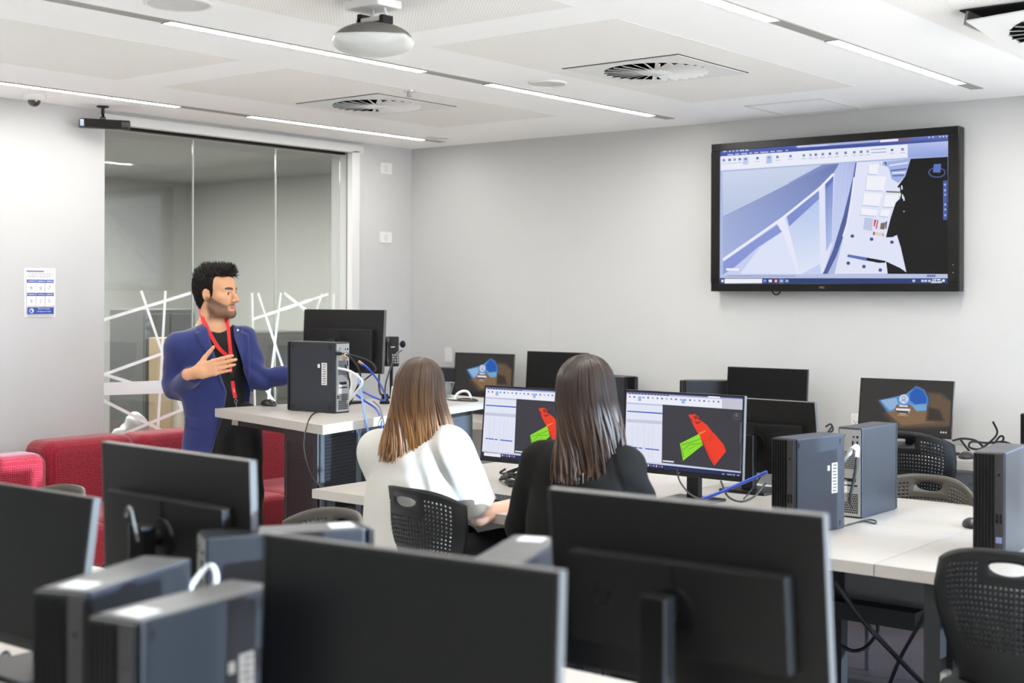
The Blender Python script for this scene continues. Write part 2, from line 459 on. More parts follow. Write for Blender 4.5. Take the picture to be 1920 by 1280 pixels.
# ceiling panels with perforations
k = 1
for x0, x1 in ((0.98, 1.89), (2.76, 3.69), (4.58, 5.50), (6.45, 7.35)):
    for y0, y1 in ((-2.85, -0.80), (-5.35, -3.12), (-8.0, -5.7)):
        if x0 < 1 and y1 < -5.5: continue
        mp = MB(); mp.box((0, 0, 0.0), (x1-x0, y1-y0, 0.0012)); o = mp.build('trim_%d' % k, PERF, loc=((x0+x1)/2, (y0+y1)/2, ZC-0.0001)); struct(o); k += 1
# frame trim of the glazed opening
m = MB()
m.box((0.012, (GY0+GY1)/2+0.02, 2.515), (0.05, GY1-GY0+0.14, 0.055)); m.box((0.012, GY1+0.02, 1.25), (0.05, 0.07, 2.5))
struct(m.build('trim_%d' % k, FRAME_W, bevel=0.003)); k += 1
m = MB(); m.box((XG+.02, (GY0+GY1)/2, 2.489), (0.05, GY1-GY0, 0.022)); m.box((-0.012, GY1-0.006, 1.25), (0.02, 0.012, 2.5))
struct(m.build('trim_%d' % k, BLACK_M)); k += 1
m = MB(); m.box((0.008, -4.4, 0.05), (0.016, 3.7, 0.1)); struct(m.build('baseboard_left', FRAME_W))
m = MB(); m.box((4.7, -0.008, 0.05), (9.4, 0.016, 0.1)); struct(m.build('baseboard_back', FRAME_W))
m = MB(); m.box((1.225, -0.001, 1.44), (0.010, 0.002, 0.42)); struct(m.build('trim_%d' % k, W_PAINT)); k += 1
# glass panes with frosted line film
GLASS = bpy.data.materials.new('clear_glass'); GLASS.use_nodes = True
_n = GLASS.node_tree; _n.nodes.clear(); _o = _n.nodes.new('ShaderNodeOutputMaterial'); _t = _n.nodes.new('ShaderNodeBsdfTransparent'); _g = _n.nodes.new('ShaderNodeBsdfGlossy'); _ge = _n.nodes.new('ShaderNodeNewGeometry'); _do = _n.nodes.new('ShaderNodeVectorMath'); _do.operation = 'DOT_PRODUCT'; _m = _n.nodes.new('ShaderNodeMixShader')
_t.inputs[0].default_value = (0.86, 0.88, 0.87, 1); _g.inputs['Roughness'].default_value = 0.0
_n.links.new(_ge.outputs['Normal'], _do.inputs[0]); _n.links.new(_ge.outputs['Incoming'], _do.inputs[1])
def _gm(op, a, b=None):
    q = _n.nodes.new('ShaderNodeMath'); q.operation = op
    for i, v in enumerate((a, b)):
        if v is None: continue
        if isinstance(v, (int, float)): q.inputs[i].default_value = v
        else: _n.links.new(v, q.inputs[i])
    return q.outputs[0]
_sch = _gm('ADD', 0.055, _gm('MULTIPLY', 0.945, _gm('POWER', _gm('SUBTRACT', 1.0, _gm('ABSOLUTE', _do.outputs['Value'])), 5.0)))     # Schlick reflectance of each face
_n.links.new(_sch, _m.inputs[0]); _n.links.new(_t.outputs[0], _m.inputs[1]); _n.links.new(_g.outputs[0], _m.inputs[2]); _n.links.new(_m.outputs[0], _o.inputs[0])
win1 = MB(); win1.box((XG, (GY0+GY1)/2, 0.03), (0.05, GY1-GY0, 0.06)); win1 = struct(win1.build('window_1', FRAME_W))
ys = [GY0, on(363, 300, 0, XG).y, on(518, 300, 0, XG).y, GY1]
for i in range(3):
    g = MB(); g.box((XG-0.006, (ys[i]+ys[i+1])/2, 1.265), (0.01, ys[i+1]-ys[i]-0.008, 2.41)); g.build('glass_pane', GLASS, win1)
FILM = mat('white_film', rgb(236, 238, 236), 0.5)
EDGEG = mat('glass_edge', rgb(190, 196, 190), 0.2)
for y in ys[1:3]:
    g = MB(); g.box((XG-0.006, y, 1.265), (0.011, 0.006, 2.41)); g.build('glass_joint', EDGEG, win1)
fb = MB()
def film(a, b, wd):
    A = on(*a, 0, XG); B = on(*b, 0, XG); d = (B-A); d.x = 0; n = Vector((0, -d.z, d.y)).normalized()*wd/2
    for p in (A, B): p.x = XG+0.0005
    film.i += 1; off = Vector((0.00006*film.i, 0, 0))
    fb.quad(A-n+off, B-n+off, B+n+off, A+n+off)
film.i = 0
for a, b, w in [((186, 602), (358, 549), 6), ((265, 545), (340, 765), 6), ((310.5, 545), (296, 812), 6), ((190, 704), (345, 648), 6), ((190, 700), (262, 722), 6),
                ((190, 748), (306, 808), 6), ((228, 815), (420, 735), 6), ((335, 745), (344, 769), 6), ((473, 598.6), (616, 551), 6), ((473, 549), (479, 790), 5.5), ((484, 549), (531, 690), 5.5),
                ((527, 549), (497, 800), 5.5), ((533, 549), (585, 590), 5.5), ((480, 722), (560, 716), 4), ((484, 708), (524, 768), 5.5), ((604, 551), (590, 592), 5.5), ((626, 551), (626, 640), 5), ((495, 799), (489, 838), 5.5)]:
    film(a, b, w*0.0030)
A = [on(190, 717, 0, XG), on(400, 710, 0, XG), on(400, 734, 0, XG), on(190, 741, 0, XG)]
fb.quad(*[Vector((XG+0.0004, p.y, p.z)) for p in A])
fb.build('line_film', FILM, win1)
# the room behind the glass
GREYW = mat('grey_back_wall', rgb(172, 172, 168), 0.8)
m = MB(); m.box((-3.75, -1.5, ZC/2), (0.1, 5.0, ZC)); m.box((-1.95, -4.05, ZC/2), (3.7, 0.1, ZC)); m.box((-1.95, 1.05, ZC/2), (3.7, 0.1, ZC))
struct(m.build('wall_far', GREYW))
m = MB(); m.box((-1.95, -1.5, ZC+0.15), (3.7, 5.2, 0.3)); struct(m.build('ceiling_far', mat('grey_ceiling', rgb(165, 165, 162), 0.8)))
m = MB(); m.box((-1.95, -1.5, 0.002), (3.7, 5.0, 0.004)); struct(m.build('floor_far', mat('grey_vinyl', rgb(120, 118, 114), 0.5)))
def simple(name, label, cat, c, d, mt, ch=0.004, rz=0.0, group=None):
    a = MB(); a.box((0, 0, d[2]/2), d, ch=ch); o = a.build(name, mt, loc=(c[0], c[1], c[2])); o.rotation_euler.z = rz; tag(o, label, cat, group); return o
CARD = mat('cardboard', rgb(150, 130, 105), 0.85, noise=(8, 0.06))
def locker(c, d, mt, label):
    t = thing('storage_cupboard', label, 'cupboard', c, group='cupboards behind the glass')
    a = MB(); a.box((0, 0, d[2]/2), d, ch=0.004); a.build('body', mt, t)
    for s in (-1, 1):
        a = MB(); a.box((d[0]/2+0.008, s*d[1]/4, d[2]/2), (0.016, d[1]/2-0.01, d[2]-0.06), ch=0.003); dr = a.build('door', mt, t)
        a = MB(); a.box((d[0]/2+0.024, s*0.03, d[2]*0.6), (0.016, 0.012, 0.1)); a.build('handle', STEEL, dr)
CUPG = mat('grey_cupboard', rgb(84, 84, 84), 0.6)
locker((-1.7, -0.93, 0.0), (0.4, 0.44, 1.43), CUPG, 'dark grey cupboard behind the glass to the left of the standing man')
locker((-2.0, 0.25, 0.0), (0.5, 0.9, 1.24), mat('mid_grey_cupboard', rgb(118, 118, 116), 0.6), 'mid grey cupboard behind the glass to the right of the standing man')
cb = thing('cardboard_box', 'tall brown cardboard box standing behind the glass beside the sofa', 'box', (-1.15, -1.14, 0.0))
a = MB(); a.box((0, 0, 0.62), (0.25, 0.26, 1.24), ch=0.003); a.build('carton', CARD, cb)
a = MB(); a.box((0.126, 0, 0.62), (0.002, 0.04, 1.23)); a.build('packing_tape', mat('tape', rgb(165, 150, 125), 0.3), cb)
PLAST = mat('clear_wrap', rgb(205, 208, 208), 0.15, bump=(30, 1.0))
s = Sdf(); s.ell((0, 0, 0.32), (0.16, 0.17, 0.36), 0.0).ell((0.02, 0.06, 0.5), (0.1, 0.1, 0.28), 0.05).ell((0, -.08, 0.25), (0.14, 0.1, 0.26), 0.05)
s.noise = wob(0.012, 38, 44, 33)
o = sdf_obj('plastic_wrapped_bundle', s, (-0.3, -0.3, -0.06), (0.3, 0.3, 0.9), 0.012, PLAST); o.location = (-0.55, -1.98, 0.04)
tag(o, 'crumpled clear plastic bundle on the floor behind the glass above the sofa', 'bundle')
t = thing('storage_rack', 'black slotted rack post with a blue bin behind the left end of the glass', 'rack', (-0.9, -2.02, 0))
a = MB(); a.box((0, 0, 0.85), (0.04, 0.04, 1.7)); a.box((-.45, 0, 0.85), (0.04, 0.04, 1.7))
for z in (0.3, 0.8, 1.3): a.box((-0.22, 0, z), (0.46, 0.04, 0.03))
a.build('post_frame', BLACK_M, t)
a = MB(); a.box((-0.1, 0.0, 1.42), (0.2, 0.1, 0.2), ch=0.01); a.build('bin', mat('blue_bin', rgb(40, 80, 140), 0.5), t)
# ================================================================ ceiling fittings
LAMP = emit_mat('lamp_diffuser', (1.0, 0.985, 0.95), LAMP_E); LAMP_D = emit_mat('lamp_diffuser_dimmed', (1.0, 0.985, 0.95), LAMP_E*0.6)
LHOUS = mat('lamp_blank', rgb(150, 148, 142), 0.5)
names = {0.475: 'strip nearest the glass wall', 2.325: 'middle strip', 4.13: 'strip in front of the television', 5.98: 'strip over the camera side', 7.83: 'strip near the windows'}
def strip(x, y0, y1, blank, label):
    t = thing('ceiling_light', label, 'light', (x, (y0+y1)/2, ZC), group='recessed ceiling strip lights')
    L = y1-y0
    a = MB()
    for q in (-1, 1): a.box((q*0.0285, 0, -0.002), (0.005, L, 0.009))
    for q in (-1, 1): a.box((0, q*(L/2-0.0025), -0.002), (0.052, 0.005, 0.009))
    a.build('housing', LHOUS, t)
    a = MB(); a.box((0, 0, -0.001), (0.052, L-0.01, 0.005)); a.build('diffuser', LAMP_D if x < 1 else LAMP, t)
    if blank:
        a = MB(); a.box((0, (blank[0]+blank[1])/2-(y0+y1)/2, -0.001), (0.06, blank[1]-blank[0], 0.004)); a.build('blank_cover', LHOUS, t)
SEG = {0.475: [(-1.88, -0.40, (-0.40, -0.21), 'short lit ceiling strip above the right half of the glass'), (-4.3, -2.37, (-2.37, -1.88), 'lit ceiling strip beside the dome camera at upper left')],
       2.325: [(-1.965, -0.505, (-0.505, -0.31), 'lit ceiling strip ending left of the television above the round speaker'), (-3.85, -2.42, (-2.42, -1.965), 'long lit ceiling strip just below the projector'), (-6.3, -4.5, (-4.5, -3.85), 'lit strip in the middle row behind the projector')],
       4.13: [(-1.99, -0.59, (-0.59, -0.37), 'lit ceiling strip pointing at the television top'), (-3.95, -2.48, (-2.48, -1.99), 'lit ceiling strip at the top edge right of the big air vents'), (-6.3, -4.5, (-4.5, -3.95), 'lit strip above the front desks behind the camera view')],
       5.98: [(-1.99, -0.59, (-0.59, -0.37), 'lit strip right of the television row near the back wall'), (-3.95, -2.48, (-2.48, -1.99), 'lit strip over the right end of the middle desks'), (-6.3, -4.5, (-4.5, -3.95), 'lit strip over the camera position')],
       7.83: [(-1.99, -0.59, (-0.59, -0.37), 'lit strip by the windows near the back wall'), (-3.95, -2.48, (-2.48, -1.99), 'lit strip by the windows in the middle of the row'), (-6.3, -4.5, (-4.5, -3.95), 'lit strip by the windows at the front')]}
for x in SEG:
    for y0, y1, bl, lb in SEG[x]: strip(x, y0, y1, bl, lb)
def diffuser(c, label, tilt=None, drop=0.0):
    t = thing('air_vent', label, 'vent', (c[0], c[1], ZC), group='square swirl air vents')
    R = 0.235; S = 0.298; n = 48; a = MB(); V = []; Fc = []
    for i in range(n):
        th = 2*pi*i/n; cx, cy = cos(th), sin(th); k = S/max(abs(cx), abs(cy))
        V += [(cx*k, cy*k, -0.006), (cx*R, cy*R, -0.006), (cx*R, cy*R, 0.03), (cx*k, cy*k, 0.0)]
    for i in range(n):
        j = (i+1) % n
        Fc += [(4*i, 4*i+1, 4*j+1, 4*j), (4*i+1, 4*i+2, 4*j+2, 4*j+1), (4*i, 4*j, 4*j+3, 4*i+3)]
    a.add(V, Fc)
    parts = [a.build('face_plate', WHITE, t)]
    a = MB(); a.lathe([(0.0, 0.0), (R+0.01, 0.0)], (0, 0, -0.0035), 32); parts.append(a.build('duct_opening', SHADOWGAP, t))
    a = MB()
    for i in range(26):
        th = 2*pi*i/26; a.M = Matrix.Rotation(th, 4, 'Z'); a.box((0.155, 0, -0.008), (0.165, 0.026, 0.0016), R=Matrix.Rotation(radians(-26), 4, 'X'))
    parts.append(a.build('swirl_blades', WHITE, t))
    a = MB(); a.lathe([(0.0, -0.016), (0.075, -0.014), (0.08, -0.008), (0.08, 0.0)], n=24); parts.append(a.build('hub', WHITE, t, angle=50))
    a = MB()
    for q in range(4):
        a.M = Matrix.Rotation(q*pi/2, 4, 'Z'); a.box((0, S+0.004, -0.001), (2*S+0.016, 0.005, 0.004))
    parts.append(a.build('edge_gap', SHADOWGAP, t))
    return t, parts
diffuser((1.375, -1.755), 'square swirl air vent nearest the glass wall')
diffuser((3.175, -1.79), 'square swirl air vent left above the television')
v3, p3 = diffuser((5.05, -1.93), 'loose tilted air vent hanging from the ceiling at upper right')
a = MB(); a.box((0, 0, -0.004), (0.62, 0.62, 0.004)); a.build('open_hole', SHADOWGAP, v3)  # black sheet in place of the dark ceiling void
for p in p3[:4]:
    p.rotation_euler = (radians(-5), radians(-3), 0); p.location = (0.02, -0.03, -0.055)
bpy.data.objects.remove(p3[4])
a = MB(); a.box((-0.29, 0.0, -0.03), (0.01, 0.6, 0.05), R=Matrix.Rotation(radians(10), 4, 'Y')); a.build('foam_edge', GREYP, v3)
# access panel outline
t = thing('access_panel', 'square white access panel in the ceiling above the television', 'panel', (3.155, -0.3, ZC))
a = MB(); a.box((0, 0, -0.001), (0.45, 0.43, 0.004)); a.build('hatch', CEIL, t)
a = MB()
for q in range(4):
    a.M = Matrix.Rotation(q*pi/2, 4, 'Z'); a.box((0, 0.225, -0.002), (0.46, 0.012, 0.005))
a.build('hatch_frame', FRAME_W, t)
def speaker(c, r, label):
    t = thing('ceiling_speaker', label, 'speaker', (c[0], c[1], ZC), group='round ceiling speakers')
    a = MB(); a.lathe([(r, 0.0), (r, -0.006), (r*.94, -0.009), (r*.9, -0.006)], n=32); a.build('rim', WHITE, t, angle=40)
    a = MB(); a.lathe([(0, -0.007), (r*.92, -0.006)], n=32); a.build('grille', dots_mat('speaker_mesh', rgb(214, 213, 210), rgb(165, 165, 160), 180, 0.3, 0.6), t)
speaker((2.562, -1.80), 0.095, 'round white ceiling speaker between the two air vents')
speaker((2.62, -4.02), 0.12, 'round white ceiling speaker at the top edge left of the projector')
speaker((0.62, -0.42), 0.08, 'small round ceiling speaker beside the corner above the glass')
t = thing('sprinkler', 'small chrome sprinkler head beside the left air vent', 'sprinkler', (1.86, -2.02, ZC))
a = MB(); a.lathe([(0.032, 0), (0.03, -0.006), (0.0, -0.006)], n=20); a.build('collar', CHROME, t)
a = MB(); a.cyl((0, 0, -0.006), (0, 0, -0.03), 0.007, n=10); a.lathe([(0.0, -0.03), (0.02, -0.031), (0.0, -0.034)], n=12); a.cyl((0.012, 0, -0.006), (0.012, 0, -0.03), 0.002, n=6); a.cyl((-0.012, 0, -0.006), (-0.012, 0, -0.03), 0.002, n=6); a.build('head', STEEL, t)
t = thing('dome_camera', 'white dome security camera on the ceiling at upper left', 'camera', (0.225, -3.09, ZC))
a = MB(); a.lathe([(0.062, 0), (0.062, -0.016), (0.05, -0.026), (0.034, -0.03), (0.0, -0.03)], n=32); a.build('base', WHITE, t, angle=40)
a = MB(); a.lathe([(0.033, -0.029)]+[(0.033*cos(q), -0.03-0.033*sin(q)) for q in [i*pi/16 for i in range(1, 9)]], n=24); a.build('dome', mat('smoked_dome', rgb(34, 32, 32), 0.08, coat=1.0), t, smooth=True)
# sensor bar under the ceiling
_c = on(175, 200, 2, ZC)
t = thing('sensor_bar', 'black sensor bar hanging from the ceiling beside the glass', 'sensor', (_c.x+0.06, _c.y+0.02, ZC), radians(62))
a = MB(); a.lathe([(0.033, 0), (0.033, -0.006), (0.012, -0.012), (0.0, -0.012)], n=20); a.cyl((0, 0, -0.01), (0, 0, -0.045), 0.009, n=10); a.cyl((0, 0.012, -0.03), (0, -0.012, -0.055), 0.008, n=10); a.box((0, 0, -0.068), (0.03, 0.02, 0.02), ch=0.004); a.build('ceiling_mount', BLACK, t)
a = MB(); a.box((0.01, 0, -0.098), (0.27, 0.06, 0.05), ch=0.012); a.build('housing', BLACK, t)
a = MB(); a.box((0.0, -0.031, -0.098), (0.19, 0.004, 0.036)); a.build('glossy_front', mat('gloss_black', rgb(10, 10, 11), 0.08), t)
a = MB(); a.box((-0.112, -0.031, -0.098), (0.02, 0.004, 0.036)); a.build('silver_end', mat('silver_blue', rgb(150, 165, 190), 0.2, metal=0.8), t)
# ceiling projector
_p = atd(700, 62, 4.72)
t = thing('projector', 'white ceiling mounted projector on a steel pole', 'projector', (_p.x, _p.y, 0))
pz = _p.z
s = Sdf(); s.ell((0, 0, 0), (0.14, 0.14, 0.05)).box((0, 0, 0.0), (0.25, 0.25, 0.03), 0.02, k=0.03)
s.fn(lambda P: P[:, 2]-0.012, 0.004, '-')
s.p[-1] = ('-', 0.004, lambda P: 0.010-P[:, 2])
o = sdf_obj('lower_shell', s, (-.18, -.18, -.09), (.18, .18, .06), 0.006, mat('projector_white', rgb(205, 207, 204), 0.25), t); o.location.z = pz-0.03; o.rotation_euler.z = radians(40)
s = Sdf(); s.ell((0, 0, 0), (0.138, 0.138, 0.062)); s.fn(lambda P: P[:, 2]-0.006, 0.003, '-')
o = sdf_obj('upper_shell', s, (-.18, -.18, -.03), (.18, .18, .09), 0.006, mat('projector_grey', rgb(105, 102, 98), 0.5), t); o.location.z = pz-0.028; o.rotation_euler.z = radians(40)
a = MB(); a.box((0, 0, pz+0.042), (0.12, 0.05, 0.016)); a.cyl((-.005, 0, pz+0.04), (-.005, 0, ZC-0.035), 0.0075, n=12); a.build('mount_arm', STEEL, t)
a = MB(); a.box((0, 0, ZC-0.02), (0.16, 0.12, 0.03), ch=0.006); a.build('ceiling_plate', WHITE, t)
a = MB(); a.tube(catmull([(0.04, 0, ZC-0.03), (0.045, 0.0, pz+0.1), (0.065, 0, pz+0.045)]), 0.005, 6); a.build('cable', WHITE, t)
a = MB(); a.box((-0.045, 0, pz+0.05), (0.018, 0.05, 0.034)); a.build('clamp', BLACK, t)
a = MB(); a.box((0.062, 0, pz+0.04), (0.018, 0.05, 0.026)); a.build('clamp', BLACK, t)
# ================================================================ left wall: poster and plates
POST = mat('poster_print', (1, 1, 1), 0.6, attr='Col')
A0 = on(46, 502, 0, 0.002); A1 = on(104, 594, 0, 0.002)
PW, PH = A1.y-A0.y, A0.z-A1.z
B1 = (52, 78, 160)
sh = [(rect(0, 0, 1, 1), (232, 232, 232)), (rect(.05, .04, .95, .96), (198, 198, 200)), (rect(.07, .055, .93, .95), (236, 236, 236)), (rect(.07, .055, .62, .08), (110, 96, 150))]
for i, (y, w) in enumerate(((.10, .72), (.135, .78), (.17, .74))):
    x = .12; random.seed(i)
    while x < w+.1:
        l = random.uniform(.04, .1); sh.append((rect(x, y, min(x+l, .9), y+.012), (150, 150, 155))); x += l+.02
for r, y in enumerate((.235, .505)):
    for c_ in range(3):
        x = .075+c_*.288; sh.append((rect(x, y, x+.275, y+.065), B1)); sh.append((rect(x, y+.065, x+.275, y+.265), (240, 240, 240)))
        sh.append((rect(x+.05, y+.022, x+.225, y+.042), (170, 182, 220)))
        random.seed(r*3+c_)
        for q in range(7):
            cx, cy = x+.137, y+.165; an = random.uniform(0, 6.28); l = random.uniform(.03, .075)
            sh += [(p, (175, 175, 180)) for p in stroke([(cx+random.uniform(-.04, .04), cy+random.uniform(-.04, .04)), (cx+cos(an)*l, cy+sin(an)*l)], .012)]
sh.append((rect(.075, .80, .925, .935), B1)); sh.append((disc(.21, .868, .07, .05), (225, 228, 240))); sh.append((disc(.21, .868, .05, .036), B1)); sh.append(([(.21, .868), (.21, .832), (.245, .845), (.26, .868), (.245, .892)], (225, 228, 240)))
t = thing('hand_washing_poster', 'white and blue hand washing steps poster on the wall above the sofa', 'poster', (0.001, (A0.y+A1.y)/2, (A0.z+A1.z)/2), radians(90))
art('sheet', sh, PW, PH, POST, t, y0=-0.001)
TXTW = mat('print_white', rgb(225, 230, 245), 0.6)
for j, (w_, z) in enumerate((('Spend 20 seconds', .012), ('scrubbing your hands', -.004))):
    text('print_line', w_, 0.0098, TXTW, Matrix.Translation((0.105*PW, -0.0085, -PH*.368+z*.9)) @ Matrix.Rotation(radians(90), 4, 'X'), t)
steps = ['1. Wet hands', '2. Apply soap', '3. Rub hands', '4. Rinse hands', '5. Turn off tap', '6. Dry hands']
for i, w_ in enumerate(steps):
    text('print_line', w_, 0.0085, TXTW, Matrix.Translation(((.2125+.288*(i % 3)-.5)*PW, -0.0085, (.5-.2675-.27*(i//3))*PH)) @ Matrix.Rotation(radians(90), 4, 'X'), t)
def plate(px, label, d=(0.018, 0.075, 0.075), kind='switch'):
    c = on(*px, 0, 0.0)
    t = thing('wall_switch', label, 'switch', (0, c.y, c.z), group='wall plates by the corner')
    a = MB(); a.box((0.004, 0, 0), (0.008, d[1]*1.5, d[2]), ch=0.002); a.build('cover_plate', WHITE, t)
    a = MB(); a.box((0.009, 0, 0), (0.004, 0.03, 0.045), ch=0.001); a.build('rocker', FRAME_W, t)
plate((723, 316), 'white blank plate high on the wall strip right of the glass'); plate((723, 445), 'white switch plate on the wall strip right of the glass below the upper plate')
# ================================================================ television
TVX0, TVX1, TVZ0, TVZ1 = 2.468, 3.938, 1.567, 2.423
t = thing('wall_television', 'big black wall television showing a building model', 'television', ((TVX0+TVX1)/2, 0, (TVZ0+TVZ1)/2))
TW, TH = TVX1-TVX0, TVZ1-TVZ0
BEZ = mat('tv_bezel', rgb(14, 13, 12), 0.3, spec=0.3)
a = MB(); a.box((0, -0.055, 0), (TW, 0.07, TH), ch=0.006); a.build('housing', BEZ, t)
a = MB(); a.box((0, -0.012, 0), (0.7, 0.024, 0.5)); a.build('wall_bracket', DARK, t)
a = MB()
SW, SH = 1.352, 0.772
for s_ in (-1, 1):
    a.box((0, -0.092, s_*(SH/2+0.021)), (TW-0.006, 0.006, 0.043), ch=0.002); a.box((s_*(SW/2+0.029), -0.092, 0), (0.058, 0.006, TH-0.094), ch=0.002)
a.build('bezel', BEZ, t)
Hm = homography([(165, 255), (1738, 140), (1722, 1141), (160, 1151)])
S = []
def add(p, *c): S.append((p, c if len(c) == 3 else c[0]))
add([(165, 255), (1738, 140), (1722, 1141), (160, 1151)], 176, 188, 228)
add([(165, 255), (1738, 140), (1738, 183), (165, 292)], [(70, 90, 180), (110, 125, 195), (62, 80, 150), (50, 68, 150)])
add([(700, 216), (1262, 175), (1262, 190), (700, 232)], 170, 182, 226)
for i, (x, w) in enumerate(((185, 25), (225, 14), (250, 12), (275, 14), (300, 30), (338, 22))): add([(x, 262-i*1.6), (x+w, 260-i*1.6), (x+w, 250-i*1.6), (x, 252-i*1.6)], 200, 208, 236)
for i, (x, w) in enumerate(((215, 40), (268, 28), (310, 42), (366, 20), (400, 28), (442, 56), (510, 32), (555, 38), (618, 14))): y = 279-(x-215)*.073; add([(x, y+4), (x+w, y+2), (x+w, y-6), (x, y-4)], 190, 200, 235)
for x, w in ((690, 90), (790, 120)): y = 224-(x-690)*.07; add([(x, y+4), (x+w, y-3), (x+w, y-8), (x, y-2)], 225, 228, 245)
add([(1267, 177), (1424, 166), (1424, 182), (1267, 193)], 240, 236, 242); add([(1395, 165), (1500, 170), (1480, 182), (1390, 188)], 122, 96, 120)
for x in (1605, 1633, 1680, 1703, 1725): add(disc(x, 158-(x-1605)*.06, 5), 225, 230, 245)
add([(168, 290), (1457, 207), (1457, 296), (168, 386)], 236, 239, 251)
add([(1457, 207), (1737, 184), (1733, 288), (1457, 297)], [(176, 190, 236), (186, 198, 240), (140, 160, 222), (150, 168, 226)])
add([(322, 300), (360, 297), (360, 345), (322, 348)], 196, 210, 242); add([(483, 285), (522, 282), (522, 336), (483, 340)], 178, 200, 240)
for i, x in enumerate((190, 230, 265, 300, 340, 422, 502, 560, 650, 742, 788, 825, 873, 922, 970, 1030, 1090, 1137, 1182, 1350, 1422)):
    y = 318-(x-190)*.062; cc = ((120, 135, 185), (90, 110, 170), (150, 160, 200), (110, 120, 170))[i % 4]
    if x == 742: cc = (80, 170, 130)
    add([(x-10, y-10), (x+9, y-12), (x+11, y+6), (x-9, y+9)], *[v for v in (cc,)][0]) if False else S.append(([(x-9, y-9), (x+8, y-11), (x+10, y+5), (x-8, y+8)], cc))
    S.append(([(x-16, y+20), (x+16, y+18), (x+16, y+22), (x-16, y+24)], (170, 178, 208)))
for y in (236, 258): S.append(([(1205, y+4), (1310, y-4), (1310, y+2), (1205, y+9)], (150, 160, 205)))
add([(180, 396), (866, 346), (650, 462), (400, 588), (184, 692)], [(205, 215, 238), (200, 210, 234), (184, 196, 226), (184, 198, 228), (186, 200, 228)])
add([(866, 346), (986, 337), (945, 402), (850, 492), (720, 600), (600, 690), (400, 830), (184, 968), (184, 692), (400, 588), (650, 462)], [(130, 146, 200), (104, 120, 178), (116, 130, 186), (126, 140, 196), (132, 148, 202), (140, 156, 210), (152, 168, 216), (166, 180, 222), (160, 174, 214), (146, 160, 208), (136, 152, 204)])
S += [(p, (205, 214, 236)) for p in stroke([(184, 690), (400, 587), (640, 468)], 5)]
add([(184, 985), (600, 706), (850, 506), (945, 405), (990, 337), (1105, 329), (1000, 700), (870, 1082), (184, 1092)], 198, 208, 243)
add([(440, 900), (588, 800), (640, 860), (700, 1082), (300, 1082)], 222, 229, 251); add([(640, 760), (850, 572), (855, 1010), (720, 1082), (700, 1082)], [(200, 212, 240), (180, 200, 238), (222, 230, 250), (226, 232, 250), (224, 232, 251)])
add([(184, 1002), (575, 738), (590, 798), (420, 905), (260, 1040), (184, 1086)], 136, 152, 216); add([(622, 690), (846, 514), (850, 572), (640, 762)], 124, 142, 208)
add([(888, 452), (948, 408), (930, 862), (890, 940)], [(112, 130, 200), (118, 136, 204), (176, 194, 236), (172, 190, 236)]); add([(888, 452), (948, 406), (946, 450), (890, 512)], 96, 114, 188)
add([(552, 742), (608, 700), (640, 790), (712, 1082), (694, 1082), (590, 800)], 232, 235, 252); add([(845, 515), (886, 478), (892, 930), (930, 862), (946, 405), (952, 405), (945, 860), (880, 1060), (855, 1080), (850, 1010)], 226, 230, 250)
S += [(p, (238, 241, 252)) for p in stroke([(184, 988), (600, 702), (850, 505), (945, 408)], 16)]
add([(952, 402), (990, 337), (1105, 329), (1035, 690), (940, 960), (930, 862)], [(190, 200, 240), (184, 194, 236), (172, 184, 232), (196, 206, 242), (204, 212, 244), (200, 210, 242)])
for x in (985, 1010, 1040, 1068): S += [(p, (200, 208, 244)) for p in stroke([(x, 336), (x-40, 700)], 3)]
add([(1105, 329), (1275, 319), (1472, 305), (1440, 420), (1388, 492), (1412, 560), (1372, 600), (1337, 700), (1302, 832), (1377, 820), (1402, 900), (1440, 1067), (1302, 995), (1312, 1077), (948, 1080), (1012, 826), (1062, 550)], 226, 230, 250)
add([(1098, 329), (1106, 329), (1092, 420), (1058, 600), (1020, 800), (962, 960), (900, 1080), (868, 1080), (935, 930), (1012, 690), (1080, 430)], 78, 94, 158)
S += [(p, (238, 240, 252)) for p in stroke([(1088, 430), (1050, 700), (1008, 830)], 10)]
for p in ([(1190, 345), (1256, 340), (1247, 410), (1184, 406)], [(1176, 420), (1310, 425), (1286, 520), (1166, 515)], [(1156, 532), (1280, 540), (1256, 625), (1140, 616)], [(1300, 546), (1390, 550), (1366, 630), (1284, 628)], [(1136, 640), (1246, 650), (1236, 690), (1130, 682)], [(1270, 648), (1332, 650), (1318, 696), (1262, 690)]):
    S.append(([(x-3, y+5) for x, y in p], (176, 186, 222))); S.append((p, (243, 244, 252)))
add([(1262, 330), (1300, 322), (1474, 305), (1440, 420), (1392, 468), (1345, 440), (1325, 360), (1270, 345)], 160, 178, 226)
for a_, b_, cc in (((1272, 322), (1280, 345), (240, 243, 252)), ((1300, 325), (1310, 345), (60, 80, 150)), ((1330, 350), (1460, 330), (226, 232, 250)), ((1340, 385), (1450, 372), (84, 104, 176)), ((1350, 420), (1430, 415), (90, 110, 180)), ((1350, 400), (1440, 396), (230, 234, 250)), ((1400, 480), (1425, 580), (236, 240, 252))): S += [(p, cc) for p in stroke([a_, b_], 10)]
add([(1308, 521), (1406, 525), (1406, 535), (1306, 531)], 104, 122, 66)
add([(1224, 714), (1238, 716), (1226, 762), (1219, 760)], 200, 44, 66); add([(1244, 718), (1252, 718), (1240, 778), (1232, 776)], 200, 44, 66); add([(1268, 738), (1302, 733), (1292, 782), (1262, 778)], 124, 106, 92); add([(1303, 728), (1312, 726), (1306, 776), (1298, 776)], 40, 52, 100); add([(1158, 700), (1216, 706), (1206, 792), (1146, 780)], 192, 202, 228)
